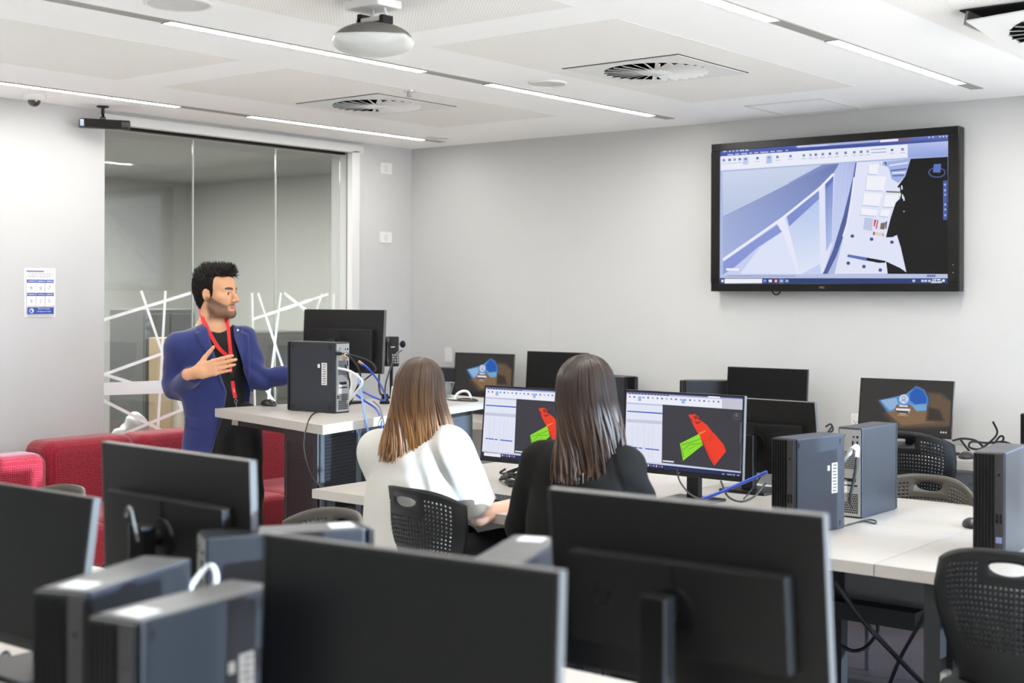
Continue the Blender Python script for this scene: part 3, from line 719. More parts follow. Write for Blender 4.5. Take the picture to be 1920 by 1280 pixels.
add([(1216, 796), (1228, 798), (1224, 820), (1213, 818)], 200, 44, 66); add([(1230, 800), (1280, 804), (1276, 824), (1226, 820)], 216, 214, 190); add([(1282, 806), (1288, 806), (1284, 826), (1278, 824)], 200, 44, 66)
add([(1040, 948), (1172, 970), (1168, 992), (1036, 966)], 92, 112, 182)
add([(1172, 970), (1300, 992), (1296, 1004), (1250, 1005), (1168, 990)], 14, 14, 20)
for x, y in ((1072, 826), (1204, 846), (1343, 866), (1043, 1008), (1150, 1030), (1262, 1053)): add(disc(x, y, 13, 12, 10), 62, 80, 138)
add([(1478, 304), (1733, 290), (1725, 1078), (1312, 1078), (1302, 995), (1400, 1040), (1440, 1068), (1404, 900), (1378, 816), (1350, 832), (1302, 834), (1337, 700), (1372, 600), (1400, 575), (1410, 540), (1385, 492), (1440, 420)], 8, 8, 10)
for x, y in ((1415, 500), (1420, 560), (1428, 575), (1398, 512)): add([(x-6, y-14), (x+3, y-16), (x+6, y+10), (x-3, y+14)], 225, 232, 250)
add(disc(1428, 659, 5), 190, 196, 210)
S += [(p, (74, 84, 130)) for p in stroke(disc(1657, 396, 56, 32)+[(1713, 396)], 9)]
add([(1637, 340), (1686, 337), (1681, 396), (1629, 396)], 92, 118, 192)
add([(1699, 450), (1727, 449), (1722, 715), (1695, 716)], 70, 92, 166)
for y in (478, 516, 546, 612, 645, 684): add(disc(1711, y, 8), 160, 180, 226)
add([(205, 1045), (292, 1045), (292, 1060), (205, 1060)], 244, 246, 252)
add([(165, 1086), (1725, 1079), (1724, 1107), (164, 1110)], 186, 196, 226)
add([(215, 1094), (680, 1093), (680, 1098), (215, 1100)], 140, 150, 190); add([(1580, 1084), (1640, 1083), (1640, 1098), (1580, 1099)], 110, 125, 190)
add([(163, 1111), (1724, 1107), (1722, 1142), (160, 1151)], 42, 62, 116)
add([(195, 1115), (452, 1114), (451, 1144), (194, 1147)], 240, 242, 248); add([(172, 1121), (188, 1121), (188, 1138), (172, 1139)], 230, 235, 250)
for x, cc in ((470, (120, 150, 215)), (508, (235, 236, 240)), (584, (150, 175, 230)), (622, (150, 175, 230))): add([(x-11, 1120), (x+11, 1120), (x+11, 1137), (x-11, 1137)], *cc)
add(disc(546, 1128, 12), 225, 90, 70); add(disc(546, 1130, 6), 235, 240, 250); add([(565, 1111), (604, 1111), (604, 1146), (565, 1147)], 74, 98, 160); add([(574, 1120), (595, 1120), (595, 1137), (574, 1137)], 170, 190, 236)
for x in (1490, 1550, 1572, 1597): add([(x-9, 1117), (x+9, 1116), (x+9, 1132), (x-9, 1133)], 200, 210, 236)
add([(1684, 1115), (1702, 1114), (1702, 1130), (1684, 1131)], 236, 240, 250)
TVE = screen_mat('television_screen', 0.95/2**EXPO)
art('screen_image', S, SW, SH, TVE, t, tf=Hm, y0=-0.0905, step=0.000008)
TWH = emit_mat('screen_white', rgb(236, 240, 252), 1.0/2**EXPO)
def scr_text(nm, w_, size, u, v, sw, sh, y, par, mt): return text(nm, w_, size, mt, Matrix.Translation(((u-.5)*sw, y, (.5-v)*sh)) @ Matrix.Rotation(radians(90), 4, 'X'), par, ext=0.00005)
u, v = Hm((1645, 1118)); scr_text('clock_text', '5:27 PM', 0.0135, u, v, SW, SH, -0.0924, t, TWH)
u, v = Hm((1645, 1133)); scr_text('clock_text', '20/03/2024', 0.0125, u, v, SW, SH, -0.0924, t, TWH)
text('maker_mark', 'NEC', 0.017, mat('mark_silver', rgb(150, 148, 146), 0.4), Matrix.Translation((-0.03, -0.0953, -TH/2+0.021)) @ Matrix.Rotation(radians(90), 4, 'X'), t)
a = MB(); a.tube(catmull([(-.36, -.05, -TH/2+0.004), (-.345, -.05, -TH/2-.016), (-.32, -.05, -TH/2-.016), (-.305, -.05, -TH/2+.004)]), 0.004, 6); a.build('cable_loop', BLACK, t)
for z in (-.29, -.33):
    a = MB(); a.box((TW/2-0.03, -0.0955, z), (0.006, 0.002, 0.006)); a.build('indicator', GREYP, t)
# ================================================================ screen pictures of the desk monitors
DESK_SCREEN = screen_mat('monitor_screen_lit', 0.95/2**EXPO)
LOCK_SCREEN = screen_mat('monitor_lock_lit', 0.85/2**EXPO)
H2 = homography([(145, 310), (1088, 368), (1064, 1003), (118, 922)])
M2s = []
def ad(p, *c): M2s.append((p, c))
ad([(145, 310), (1088, 368), (1064, 1003), (118, 922)], 222, 225, 246)
ad([(145, 310), (1088, 368), (1088, 378), (145, 320)], 70, 78, 130); ad([(145, 320), (1088, 377), (1087, 388), (145, 331)], 176, 180, 214)
for x in range(160, 480, 26): ad([(x, 322+(x-145)*.061), (x+20, 323+(x-145)*.061), (x+20, 331+(x-145)*.061), (x, 330+(x-145)*.061)], 40, 44, 84)
ad([(810, 353), (905, 359), (905, 372), (810, 366)], 244, 244, 250)
ad([(145, 333), (920, 381), (920, 450), (144, 402)], 238, 240, 251); ad([(920, 380), (1086, 391), (1083, 466), (920, 452)], 196, 198, 212)
for i, x in enumerate(range(170, 900, 38)): y = 352+(x-145)*.062; ad([(x-7, y-6), (x+7, y-5), (x+7, y+9), (x-7, y+8)], *((130, 142, 190), (96, 106, 150), (170, 178, 206))[i % 3])
ad([(240, 352), (266, 354), (264, 392), (239, 390)], 150, 184, 236); ad([(597, 376), (622, 378), (620, 414), (596, 412)], 150, 184, 236)
ad([(144, 402), (440, 421), (440, 432), (143, 412)], 188, 194, 220); ad([(142, 416), (440, 434), (428, 897), (119, 876)], 229, 232, 248)
ad([(147, 470), (437, 489), (437, 499), (147, 479)], 34, 84, 190)
ad([(140, 538), (438, 557), (437, 584), (139, 564)], 200, 204, 226)
for x in (190, 235, 290, 330, 360): M2s += [(p, (204, 208, 226)) for p in stroke([(x, 590), (x-12, 870)], 3)]
for y in range(610, 870, 18): M2s += [(p, (214, 217, 234)) for p in stroke([(135, y), (432, y+20)], 2)]
for x0, x1 in ((152, 175), (180, 230), (238, 268), (292, 408)): ad([(x0, 764+(x0-152)*.1), (x1, 764+(x1-152)*.1), (x1, 773+(x1-152)*.1), (x0, 773+(x0-152)*.1)], 38, 80, 190)
ad([(440, 421), (1083, 466), (1063, 962), (428, 897)], 58, 58, 66)
random.seed(3)
for i in range(60):
    x, y = random.uniform(480, 1030), random.uniform(500, 900); an = random.uniform(0, 3.14); l = random.uniform(15, 60); M2s += [(p, (48, 48, 55) if i % 2 else (68, 68, 77)) for p in stroke([(x, y), (x+cos(an)*l, y+sin(an)*l*.5)], 3)]
ad([(650, 505), (705, 500), (735, 522), (730, 545), (757, 555), (800, 588), (838, 640), (862, 662), (930, 745), (950, 800), (855, 918), (820, 862), (745, 690), (690, 592)], 240, 62, 36)
for p in ([(690, 515), (720, 512), (735, 535), (700, 545)], [(700, 560), (760, 560), (740, 575), (715, 580)], [(655, 520), (680, 540), (690, 575), (670, 545)]): ad(p, 150, 44, 44)
M2s += [(p, (190, 46, 34)) for p in stroke([(745, 690), (862, 915)], 7)]
M2s += [(p, (170, 52, 44)) for p in stroke([(835, 650), (818, 716)], 5)+stroke([(760, 720), (870, 680)], 3)+stroke([(690, 592), (745, 690)], 4)]
ad([(578, 740), (735, 660), (765, 750), (603, 880)], 140, 222, 44)
M2s += [(p, (70, 120, 30)) for p in stroke([(590, 752), (690, 722), (745, 700)], 4)+stroke([(605, 790), (660, 745), (760, 740)], 4)+stroke([(590, 770), (608, 850)], 4)+stroke([(640, 790), (700, 760)], 3)]
ad([(735, 652), (792, 628), (782, 642), (740, 664)], 232, 150, 70)
M2s += [(p, (88, 88, 96)) for p in stroke(disc(1035, 518, 28, 26, 14)+[(1063, 518)], 7)]; ad(disc(1035, 510, 10, 14, 8), 110, 112, 122)
ad([(1062, 570), (1078, 571), (1074, 735), (1058, 734)], 84, 86, 100)
ad([(437, 876), (528, 884), (528, 896), (437, 888)], 226, 228, 236)
ad([(428, 897), (1063, 962), (1063, 974), (428, 908)], 204, 208, 228)
ad([(119, 878), (428, 900), (428, 910), (119, 886)], 204, 208, 228)
ad([(118, 886), (1064, 974), (1064, 1003), (118, 922)], 34, 44, 92)
ad([(140, 893), (300, 906), (300, 936), (140, 921)], 238, 240, 248)
for i, x in enumerate((318, 340, 362, 385, 410, 430)): y = 918+(x-300)*.09; ad([(x-6, y-7), (x+6, y-6), (x+6, y+7), (x-6, y+6)], *((220, 224, 240), (200, 90, 80), (140, 170, 230))[i % 3])
for x in (925, 965, 985, 1010, 1045): y = 983+(x-925)*.08; ad([(x-8, y-4), (x+8, y-3), (x+8, y+6), (x-8, y+5)], 170, 182, 226)
HL = homography([(757, 197), (1517, 234), (1491, 668), (727, 628)])
LK = []
def al(p, *c): LK.append((p, c[0] if isinstance(c[0], list) else c))
al([(757, 197), (1517, 234), (1491, 668), (727, 628)], 50, 47, 46)
def soften(poly, c0, c1, n=5, grow=26):
    n = 12; grow = grow*1.5
    cx = sum(p[0] for p in poly)/len(poly); cy = sum(p[1] for p in poly)/len(poly)
    for i in range(n):
        k = 1+(n-1-i)/(n-1)*grow/100.0; f = i/(n-1)
        LK.append(([(cx+(x-cx)*k, cy+(y-cy)*k) for x, y in poly], tuple(c0[j]+(c1[j]-c0[j])*f for j in range(3))))
soften([(980, 480), (1060, 470), (1310, 330), (1400, 340), (1488, 400), (1480, 580), (1085, 596)], (50, 47, 46), (104, 84, 64), 5, 18)
soften([(915, 380), (1050, 352), (1130, 330), (1210, 272), (1270, 300), (1303, 360), (1303, 466), (1210, 472), (1120, 440), (1040, 470), (985, 475), (945, 420)], (62, 66, 84), (92, 150, 214), 4, 9)
al([(918, 380), (1050, 358), (1070, 430), (1000, 465), (960, 430)], 150, 186, 226)
soften([(1165, 330), (1212, 276), (1268, 302), (1298, 356), (1296, 400), (1210, 410), (1170, 380)], (84, 142, 212), (28, 92, 190), 4, 10)
al([(1180, 420), (1300, 415), (1302, 462), (1215, 470)], 120, 172, 210)
soften([(980, 482), (1040, 468), (1060, 420), (1085, 425), (1120, 438), (1155, 420), (1185, 440), (1215, 474), (1320, 470), (1350, 560), (1100, 585)], (112, 92, 72), (136, 106, 76), 3, 6)
soften([(1330, 450), (1400, 470), (1430, 540), (1320, 535)], (104, 84, 64), (58, 48, 40), 5, 40)
al([(735, 598), (1494, 640), (1491, 668), (727, 628)], 42, 40, 40)
al(disc(1113, 370, 39, 40), 212, 220, 244)
LK += [(p, (90, 96, 120)) for p in stroke(disc(1113, 362, 14, 15, 14)+[(1127, 362)], 4)+stroke([(1092, 394), (1098, 384), (1113, 379), (1128, 386), (1134, 398)], 4)]
al([(1048, 447), (1166, 453), (1166, 470), (1048, 463)], 244, 246, 250); al([(1050, 470), (1166, 476), (1166, 486), (1050, 480)], 44, 52, 84); al([(1150, 472), (1164, 473), (1164, 487), (1150, 486)], 170, 166, 170)
al([(1076, 489), (1130, 492), (1130, 498), (1076, 495)], 220, 214, 206); al([(1058, 502), (1152, 508), (1152, 513), (1058, 507)], 190, 176, 160)
for x in (1420, 1440, 1460): al(disc(x, 646+(x-1420)*.05, 8, 8, 8), 214, 212, 210)
LKH = HL
MARK_DARK = mat('dark_mark', rgb(15, 15, 15), 0.25)
MARK_LIGHT = mat('light_mark', rgb(170, 170, 170), 0.4)
def slash_mark(r, mt, M, parent):
    """four slanted strokes, two bent, the emblem on the monitor backs and chins"""
    a = MB(); a.M = M
    def bar(x0, z0, x1, z1, w):
        l = hypot(x1-x0, z1-z0); nx, nz = -(z1-z0)/l*w/2, (x1-x0)/l*w/2
        a.add([(x0+nx, 0, z0+nz), (x1+nx, 0, z1+nz), (x1-nx, 0, z1-nz), (x0-nx, 0, z0-nz), (x0+nx, .0006, z0+nz), (x1+nx, .0006, z1+nz), (x1-nx, .0006, z1-nz), (x0-nx, .0006, z0-nz)], [(0, 1, 2, 3), (4, 7, 6, 5), (0, 4, 5, 1), (1, 5, 6, 2), (2, 6, 7, 3), (3, 7, 4, 0)])
    k = 0.36; w = 0.16*r
    def p(x, z): return (x*r+z*r*k*.9, z*r)
    for q in (((-.75, -.45), (-.45, 1.05)), ((-.3, -.45), (-.12, .42)), ((-.52, .42), (-.12, .42)), ((.15, -1.05), (.42, .42)), ((.42, .42), (.75, .42)), ((.55, -.45), (.75, .42)), ((.2, -.45), (.55, -.45))):
        A, B = p(*q[0]), p(*q[1]); bar(A[0], A[1], B[0], B[1], w)
    return a.build('emblem', mt, parent)
# ================================================================ monitors
EDGEB = mat('monitor_edge_grey', rgb(96, 95, 94), 0.4, metal=.2)
def monitor(label, c, yaw, tilt, desk_z, w=0.539, h=0.323, roll=0.0, picture=None, group=None, plate=True, emblem=False, backlogo=False, basez=0.012):
    """c is the centre of the glass face; the screen looks along -Y turned by yaw"""
    t = thing('monitor', label, 'monitor', (c[0], c[1], desk_z), yaw, group or 'desktop monitors')
    P = Matrix.Translation((0, 0, c[2]-desk_z)) @ Matrix.Rotation(tilt, 4, 'X') @ Matrix.Rotation(roll, 4, 'Y')
    a = MB(); a.M = P; a.box((0, 0.009, 0), (w, 0.016, h), ch=0.003); a.build('housing', MONBACK, t)
    a = MB(); a.M = P; ed = 0.0012
    for s_ in (-1, 1):
        a.box((s_*(w/2+ed/2-.0004), 0.0085, 0), (ed, 0.0165, h+2*ed-.001)); a.box((0, 0.0085, s_*(h/2+ed/2-.0004)), (w, 0.0165, ed))
    a.build('edge_band', EDGEB, t)
    a = MB(); a.M = P; bz = 0.006; ch = 0.020
    a.box((0, -0.0005, h/2-bz/2), (w-.002, 0.004, bz)); a.box((0, -0.0005, -h/2+ch/2), (w-.002, 0.004, ch))
    for s_ in (-1, 1): a.box((s_*(w/2-bz/2), -0.0005, 0), (bz, 0.004, h-.002))
    a.build('bezel', BLACK, t)
    iw, ih = w-2*bz, h-bz-ch; off = (ch-bz)/2
    if picture:
        shp, tf, mt = picture
        art('screen_image', shp, iw, ih, mt, t, tf=tf, M=P @ Matrix.Translation((0, -0.0006, off)), step=0.000008)
    else:
        a = MB(); a.M = P; a.box((0, -0.0002, off), (iw, 0.001, ih)); a.build('screen_glass', mat('dark_screen', rgb(8, 8, 9), 0.32, spec=0.25), t)
    if picture is LOCK:
        u, v = LKH((1111, 428)); q = text('user_name', 'Observer', 0.0115*w/.488, mat_lock_text, P @ Matrix.Translation(((u-.5)*iw, -0.0026, off+(.5-v)*ih)) @ Matrix.Rotation(radians(90), 4, 'X'), t, ext=0.00005)
    if emblem: slash_mark(0.0065, MARK_LIGHT, P @ Matrix.Translation((-0.01, -0.0028, -h/2+0.0105)), t)
    a = MB(); a.M = P; pw, ph = w*0.79, h*0.5
    a.box((0, 0.030, -h*0.06), (pw, 0.03, ph), ch=0.004); bc = a.build('back_cover', MONBACK, t)
    a = MB(); a.M = P; a.box((pw*.245, 0.0455, -h*.06), (pw*.5, 0.004, ph*.985), ch=0.001); a.build('raised_cover', MONBACK, bc)
    hub = MB(); hub.M = P @ Matrix.Translation((0, 0.045, -h*0.06)) @ Matrix.Rotation(radians(-90), 4, 'X'); hub.lathe([(0.042, 0.0), (0.040, 0.006), (0.018, 0.008), (0.018, 0.05), (0.0, 0.05)], n=24); hub.build('pivot', BLACK, t, angle=40)
    if backlogo: slash_mark(0.026, MARK_DARK, P @ Matrix.Translation((pw*.34, 0.0478, -h*0.05)) @ Matrix.Rotation(pi, 4, 'Z'), t)
    hz = c[2]-desk_z-h*0.06; yc = 0.095
    a = MB(); a.box((0, yc, (hz+0.03+basez)/2), (0.052, 0.035, hz+0.03-basez), ch=0.004); a.build('stand_column', BLACK, t)
    a = MB(); a.box((0, yc-0.03, basez/2), (0.215, 0.19, basez), ch=0.005); a.build('stand_base', BLACK, t)
    return t
mat_lock_text = emit_mat('lock_text', rgb(226, 230, 244), 1.0/2**EXPO)
WORK = (M2s, H2, DESK_SCREEN); LOCK = (LK, LKH, LOCK_SCREEN)
R_ = radians
Z1 = 0.73; ZB = 0.765; ZP = 0.98
monitor('lit monitor right of the dark jacket woman, showing a whole red and green plan', (3.73, -2.46, 1.00), R_(0.2), R_(-2.9), Z1, picture=WORK, emblem=True)
monitor('lit monitor facing the woman in the white shirt, half hidden by the dark jacket woman', (3.03, -2.51, 0.99), R_(0.3), R_(-5.2), Z1, picture=WORK, emblem=True)
monitor('monitor turned away behind the lit red and green screen, beside the ribbed computer tower', (3.785, -1.92, 0.957), R_(180-2), R_(-9), Z1, w=0.535, h=0.315)
mA = monitor('nearest monitor with its back to the camera at centre right, dark emblem on its rear', (5.30, -5.003, 1.03), R_(181), R_(-4.9), Z1, roll=R_(0.5), backlogo=True)
monitor('dark monitor seen from behind in front of the red sofa', (4.12, -5.163, 1.04), R_(180-2.3), R_(-2), Z1, backlogo=False)
monitor('switched off black monitor cut by the left edge of the picture', (3.90, -5.44, 0.97), R_(1.1), R_(-8), Z1)
monitor('switched off black monitor at the bottom centre, nearest the camera', (5.15, -5.56, 1.00), R_(6.3), R_(-2.4), Z1)
monitor('black switched off monitor against the wall under the television', (2.93-.02, -0.24, 0.996), R_(2.9), R_(-4.6), ZB, w=0.482, h=0.289)
monitor('monitor with a blue cave lock screen at the right under the television', (3.73, -0.285, 0.968), R_(3.5), R_(-9.7), ZB, w=0.488, h=0.292, picture=LOCK, emblem=True)
monitor('monitor with a blue cave lock screen in the far corner left of the women', (0.845, -0.22, 1.020), R_(3.3), R_(-4.9), ZB, w=0.472, h=0.283, picture=LOCK)
monitor('black switched off monitor behind the head of the dark jacket woman', (1.46, -0.25, 1.051), R_(1.4), R_(-4.4), ZB, w=0.456, h=0.275)
mP = monitor('monitor on the standing desk seen from behind, raised above the computer tower', (1.44, -2.053, 1.30), R_(185.3), R_(3.2), ZP, basez=0.014)
# ================================================================ computer towers
LABELW = mat('paper_label', rgb(205, 205, 202), 0.6)
GRILLE = dots_mat('grille', rgb(150, 152, 152), rgb(25, 25, 26), 140, 0.36, 0.4, 0.5, axes='xz')
GRILLE2 = dots_mat('fan_grille', rgb(150, 150, 148), rgb(20, 20, 21), 120, 0.40, 0.4, 0.5, axes='xz')
def tower(label, c, z, yaw, w=0.095, L=0.31, H=0.33, top_label=False, side_label=False, feet=True, simple_=False):
    """front looks along -Y; c is the centre of the footprint"""
    t = thing('computer_tower', label, 'computer', (c[0], c[1], z), yaw, 'computer towers')
    a = MB(); a.box((0, 0.008, H/2), (w, L-0.016, H), ch=0.005); a.build('case', CASE, t)
    a = MB(); y = -L/2
    a.box((0, y+0.006, H/2), (w-0.002, 0.012, H-0.004), ch=0.004)
    fp = a.build('front_panel', BLACK, t)
    a = MB()
    for i in range(6): a.box((-w/2+0.009+i*0.0098, y-0.002, H/2), (0.0052, 0.006, H-0.012))
    a.build('front_ribs', BLACK_M, fp)
    a = MB(); a.box((w*0.34, y-0.001, H/2), (w*0.27, 0.003, H-0.012)); a.build('port_strip', mat('port_strip_grey', rgb(46, 44, 45), 0.45), fp)
    if not simple_:
        a = MB()
        for zz in (0.60, 0.555): 
            for xx in (-1, 1): a.box((w*0.34+xx*0.0055, y-0.003, H*zz-0.06), (0.006, 0.002, 0.013))
        a.box((w*0.34, y-0.003, H*0.8), (0.006, 0.002, 0.006)); a.build('port_row', MARK_DARK, fp)
        a = MB(); a.box((w*0.34, y-0.003, H*0.2), (0.018, 0.0015, 0.018)); a.build('badge', mat('blue_badge', rgb(120, 130, 170), 0.3), fp)
        yb = L/2
        a = MB(); a.box((0, yb+0.001, H/2), (w-0.012, 0.003, H-0.014)); bp = a.build('back_panel', STEEL, t)
        a = MB(); a.box((0.004, yb+0.003, H*0.64), (w*0.55, 0.002, H*0.2)); a.build('vent_grille', GRILLE, bp)
        a = MB(); a.box((-0.002, yb+0.003, H*0.16), (w*0.66, 0.002, H*0.22)); a.build('fan_grille', GRILLE2, bp)
        a = MB()
        for xx, zz, sx, sz in ((-.03, .9, .008, .008), (-.015, .9, .006, .006), (.02, .915, .005, .005), (.028, .885, .005, .005), (-.03, .82, .006, .022), (-.012, .82, .006, .022), (-.03, .7, .006, .026), (.0, .42, .05, .012), (.0, .36, .06, .006), (.03, .23, .014, .016)): a.box((xx*w/.095, yb+0.003, H*zz), (sx, 0.002, sz))
        a.build('back_ports', MARK_DARK, bp)
        a = MB(); a.box((.02*w/.095, yb+0.003, H*0.3), (0.022, 0.002, 0.08)); a.build('serial_plate', LABELW, bp)
    if top_label:
        a = MB(); a.box((0, -L/2+0.055, H+0.0004), (w*0.5, 0.05, 0.0012)); a.build('top_sticker', LABELW, t)
    if side_label:
        s_ = side_label
        a = MB(); a.box((s_*(w/2+0.0005), 0.085, H*.55), (0.0012, 0.034, 0.105)); a.box((s_*(w/2+0.0005), 0.05, H*.66), (0.0012, 0.014, 0.018)); sl = a.build('side_sticker', LABELW, t)
        a = MB()
        for i in range(9): a.box((s_*(w/2+0.0013), 0.085+((i % 3)-1)*0.002, H*.55-.044+i*.011), (0.0006, 0.020, 0.0028))
        a.build('sticker_print', MARK_DARK, sl)
        a = MB()
        for yy, zz in ((-.12, .93), (.12, .93), (-.12, .07), (.12, .07)): a.box((s_*(w/2+0.0005), yy, H*zz), (0.0016, 0.008, 0.018))
        a.build('side_clips', MONBACK, t)
    a = MB()
    for yy in (-L*.38, L*.38):
        for xx in (-w*.35, w*.35): a.box((xx, yy, -0.0), (0.014, 0.014, 0.004))
    a.build('feet', BLACK_M, t)
    return t
tower('ribbed computer tower right of the lit red and green screen, front to the camera', (4.395, -2.715), Z1, R_(-9), L=0.295, side_label=1)
tower('computer tower with its back and cables to the camera beside the ribbed tower', (4.385, -2.20), Z1, R_(179), side_label=False)
tower('black fronted computer tower at the right edge above the perforated chair', (5.045, -2.69), Z1, R_(6), L=0.31, H=0.333)
tower('left one of the two blurred computer towers at the lower left corner, touching the other', (4.537, -5.617), Z1, R_(20), L=0.315, w=0.1, top_label=True)
tower('right and nearer one of the two blurred computer towers at lower left, with side sticker', (4.793, -5.668), Z1, R_(8), L=0.315, w=0.098, top_label=True, side_label=1)
tower('computer tower standing behind the bottom centre monitor, white sticker at its right end', (4.425, -5.13), Z1, R_(180-30), L=0.34, w=0.1, top_label=True)
tower('computer tower right behind the bottom centre monitor with a white top sticker', (4.93, -5.01), Z1, R_(180+22), L=0.34, w=0.1, top_label=True)
tower('computer tower on the standing desk with its ports and cables facing right', (1.72, -2.50), ZP, R_(-86), L=0.31, w=0.1, H=0.335, side_label=1)
tower('small dark computer tower against the wall left of the monitor under the television', (2.50, -0.17), ZB, R_(-50), simple_=True, H=0.29)
tower('dark computer tower behind the right shoulder of the dark jacket woman with white label', (1.86, -0.16), ZB, R_(75), H=0.29, L=0.27, side_label=-1)
tower('black computer tower in the far corner left of the lock screen monitor', (0.47, -0.16), ZB, R_(100), H=0.29, simple_=True)
# tower on a white riser at the far right
t = thing('white_riser', 'white box under the black tower at the right edge of the wall desk', 'riser', (4.43, -0.30, ZB))
a = MB(); a.box((0, 0, 0.042), (0.26, 0.32, 0.03), ch=0.006); a.build('shelf', WHITE, t)
for s_ in (-1, 1):
    a = MB(); a.box((s_*0.11, 0, 0.0135), (0.02, 0.3, 0.027)); a.build('leg', WHITE, t)
tower('black ribbed tower on a white box at the right edge of the wall desk', (4.40, -0.28), ZB+0.059, R_(3), H=0.16, L=0.28, simple_=True)
# ================================================================ desks
def desk(label, x0, x1, y0, y1, z, th=0.038, panel=None, legs=(0.06, 0.06), group=None):
    t = thing('desk', label, 'desk', ((x0+x1)/2, (y0+y1)/2, 0), group=group or 'white desks')
    W, D = x1-x0, y1-y0
    a = MB(); a.box((0, 0, z-th/2), (W-0.003, D-0.003, th), ch=0.002); a.build('worktop', LAMIN, t)
    for sx in (-1, 1):
        for sy in (-1, 1):
            a = MB(); a.box((sx*(W/2-legs[(sx+1)//2]), sy*(D/2-0.08), (z-th)/2), (0.05, 0.05, z-th)); a.build('leg', DARK, t)
    for sx in (-1, 1):
        a = MB(); a.box((sx*(W/2-legs[(sx+1)//2]), 0, z-th-0.02), (0.05, D-0.21, 0.04)); a.build('side_rail', DARK, t)
    if panel is not None:
        a = MB(); a.box((0, panel, z-th-0.12), (W-0.17, 0.016, 0.22)); a.build('modesty_panel', mat('modesty_grey', rgb(112, 112, 112), 0.5), t)
        a = MB(); a.box((0, panel+0.04*(1 if panel < 0 else -1), z-th-0.25), (W-0.17, 0.09, 0.06)); a.build('cable_tray', DARK, t)
    return t
YM0, YM, YM1 = -3.115, -2.43, -1.765
XS = [2.335, 3.57, 4.81, 6.05]
nm = ['left end', 'middle', 'right end']
for i in range(3):
    desk(['white desk where the woman in the white shirt sits', 'white desk where the dark jacket woman sits', 'white desk with the ribbed tower and perforated chair at right'][i], XS[i], XS[i+1], YM0, YM, Z1, panel=0.27, legs=((.06, .06), (.06, .40), (.16, .06))[i])
    desk(['white desk behind the lit screen of the white shirt woman', 'white desk behind the lit red and green screen, sunlit', 'white sunlit desk beyond the tower at the right edge'][i], XS[i], XS[i+1], YM, YM1, Z1, panel=-0.27)
YF0, YF, YF1 = -5.93, -5.29, -4.63
XF = [2.9, 4.12-.1, 5.2-.06, 6.35]
for i in range(3):
    desk(['white desk under the left edge monitor', 'white desk under the two blurred towers at lower left', 'white desk under the bottom centre monitor'][i], XF[i], XF[i+1], YF0, YF, Z1, panel=0.27)
    desk(['white desk under the dark monitor in front of the sofa', 'white desk holding the tower behind the bottom centre monitor', 'white desk under the nearest monitor with the emblem'][i], XF[i], XF[i+1], YF, YF1, Z1, panel=-0.27)
XB = [0.02, 1.4, 2.15, 3.5, 4.85]
for i in range(4):
    desk(['white wall desk in the far corner under the small lock screen', 'white wall desk behind the dark jacket woman', 'white wall desk under the television', 'white wall desk at the right with keyboard and lock screen monitor'][i], XB[i], XB[i+1], -0.66, -0.012, ZB, th=0.045)
# data and power boxes
t = thing('junction_box', 'grey metal box under the right desk edge beside the leg', 'box', (5.055, -2.93, 0.505))
a = MB(); a.box((0, 0, 0.065), (0.13, 0.04, 0.13), ch=0.004); a.build('box_body', mat('box_grey', rgb(120, 120, 118), 0.5), t)
a = MB(); a.box((0.0, -0.0205, 0.065), (0.115, 0.002, 0.11)); a.cyl((-0.045, -0.02, 0.06), (-0.045, -0.024, 0.06), 0.004); a.build('lid', mat('box_lid', rgb(132, 132, 130), 0.5), t)
def outlet(c, label, mt=WHITE, w=0.115, h=0.07):
    t = thing('power_outlet', label, 'socket', c, group='wall power outlets')
    a = MB(); a.box((0, -0.005, 0), (w, 0.01, h), ch=0.002); a.build('face_plate', mt, t)
    a = MB()
    for s_ in (-1, 1):
        a.box((s_*w*.27-.008, -0.0105, -.006), (0.002, 0.002, 0.009)); a.box((s_*w*.27+.008, -0.0105, -.006), (0.002, 0.002, 0.009)); a.box((s_*w*.27, -0.0105, -.016), (0.002, 0.002, 0.009))
    a.build('slots', MARK_DARK, t)
    a = MB()
    for s_ in (-1, 1): a.box((s_*w*.36, -0.011, h*.3), (0.012, 0.003, 0.008))
    a.build('rocker', mt, t)
outlet((3.365, 0, 0.86), 'white double power outlet on the wall right of the monitor under the television')
outlet((3.60, 0, 0.905), 'white small wall plate beside the blue cave monitor', w=0.05)
outlet((3.93, 0, 0.575), 'shaded grey power outlet on the wall under the right wall desk', mat('shade_plate', rgb(150, 150, 150), 0.5), 0.16, 0.09)  # plate colour darkened to stand for shade under the desk
# clear sign holder on the wall
t = thing('sign_holder', 'clear acrylic sign holder on the wall above the corner tower', 'holder', (0.36, 0, 1.13))
a = MB(); a.box((0, -0.004, 0), (0.07, 0.004, 0.1)); a.build('clear_sheet', mat('acrylic', rgb(226, 226, 224), 0.1), t)
a = MB(); a.box((0, -0.007, 0.049), (0.072, 0.008, 0.004)); a.box((-.035, -.007, 0), (.003, .008, .1)); a.box((.035, -.007, 0), (.003, .008, .1)); a.build('rim', FRAME_W, t)
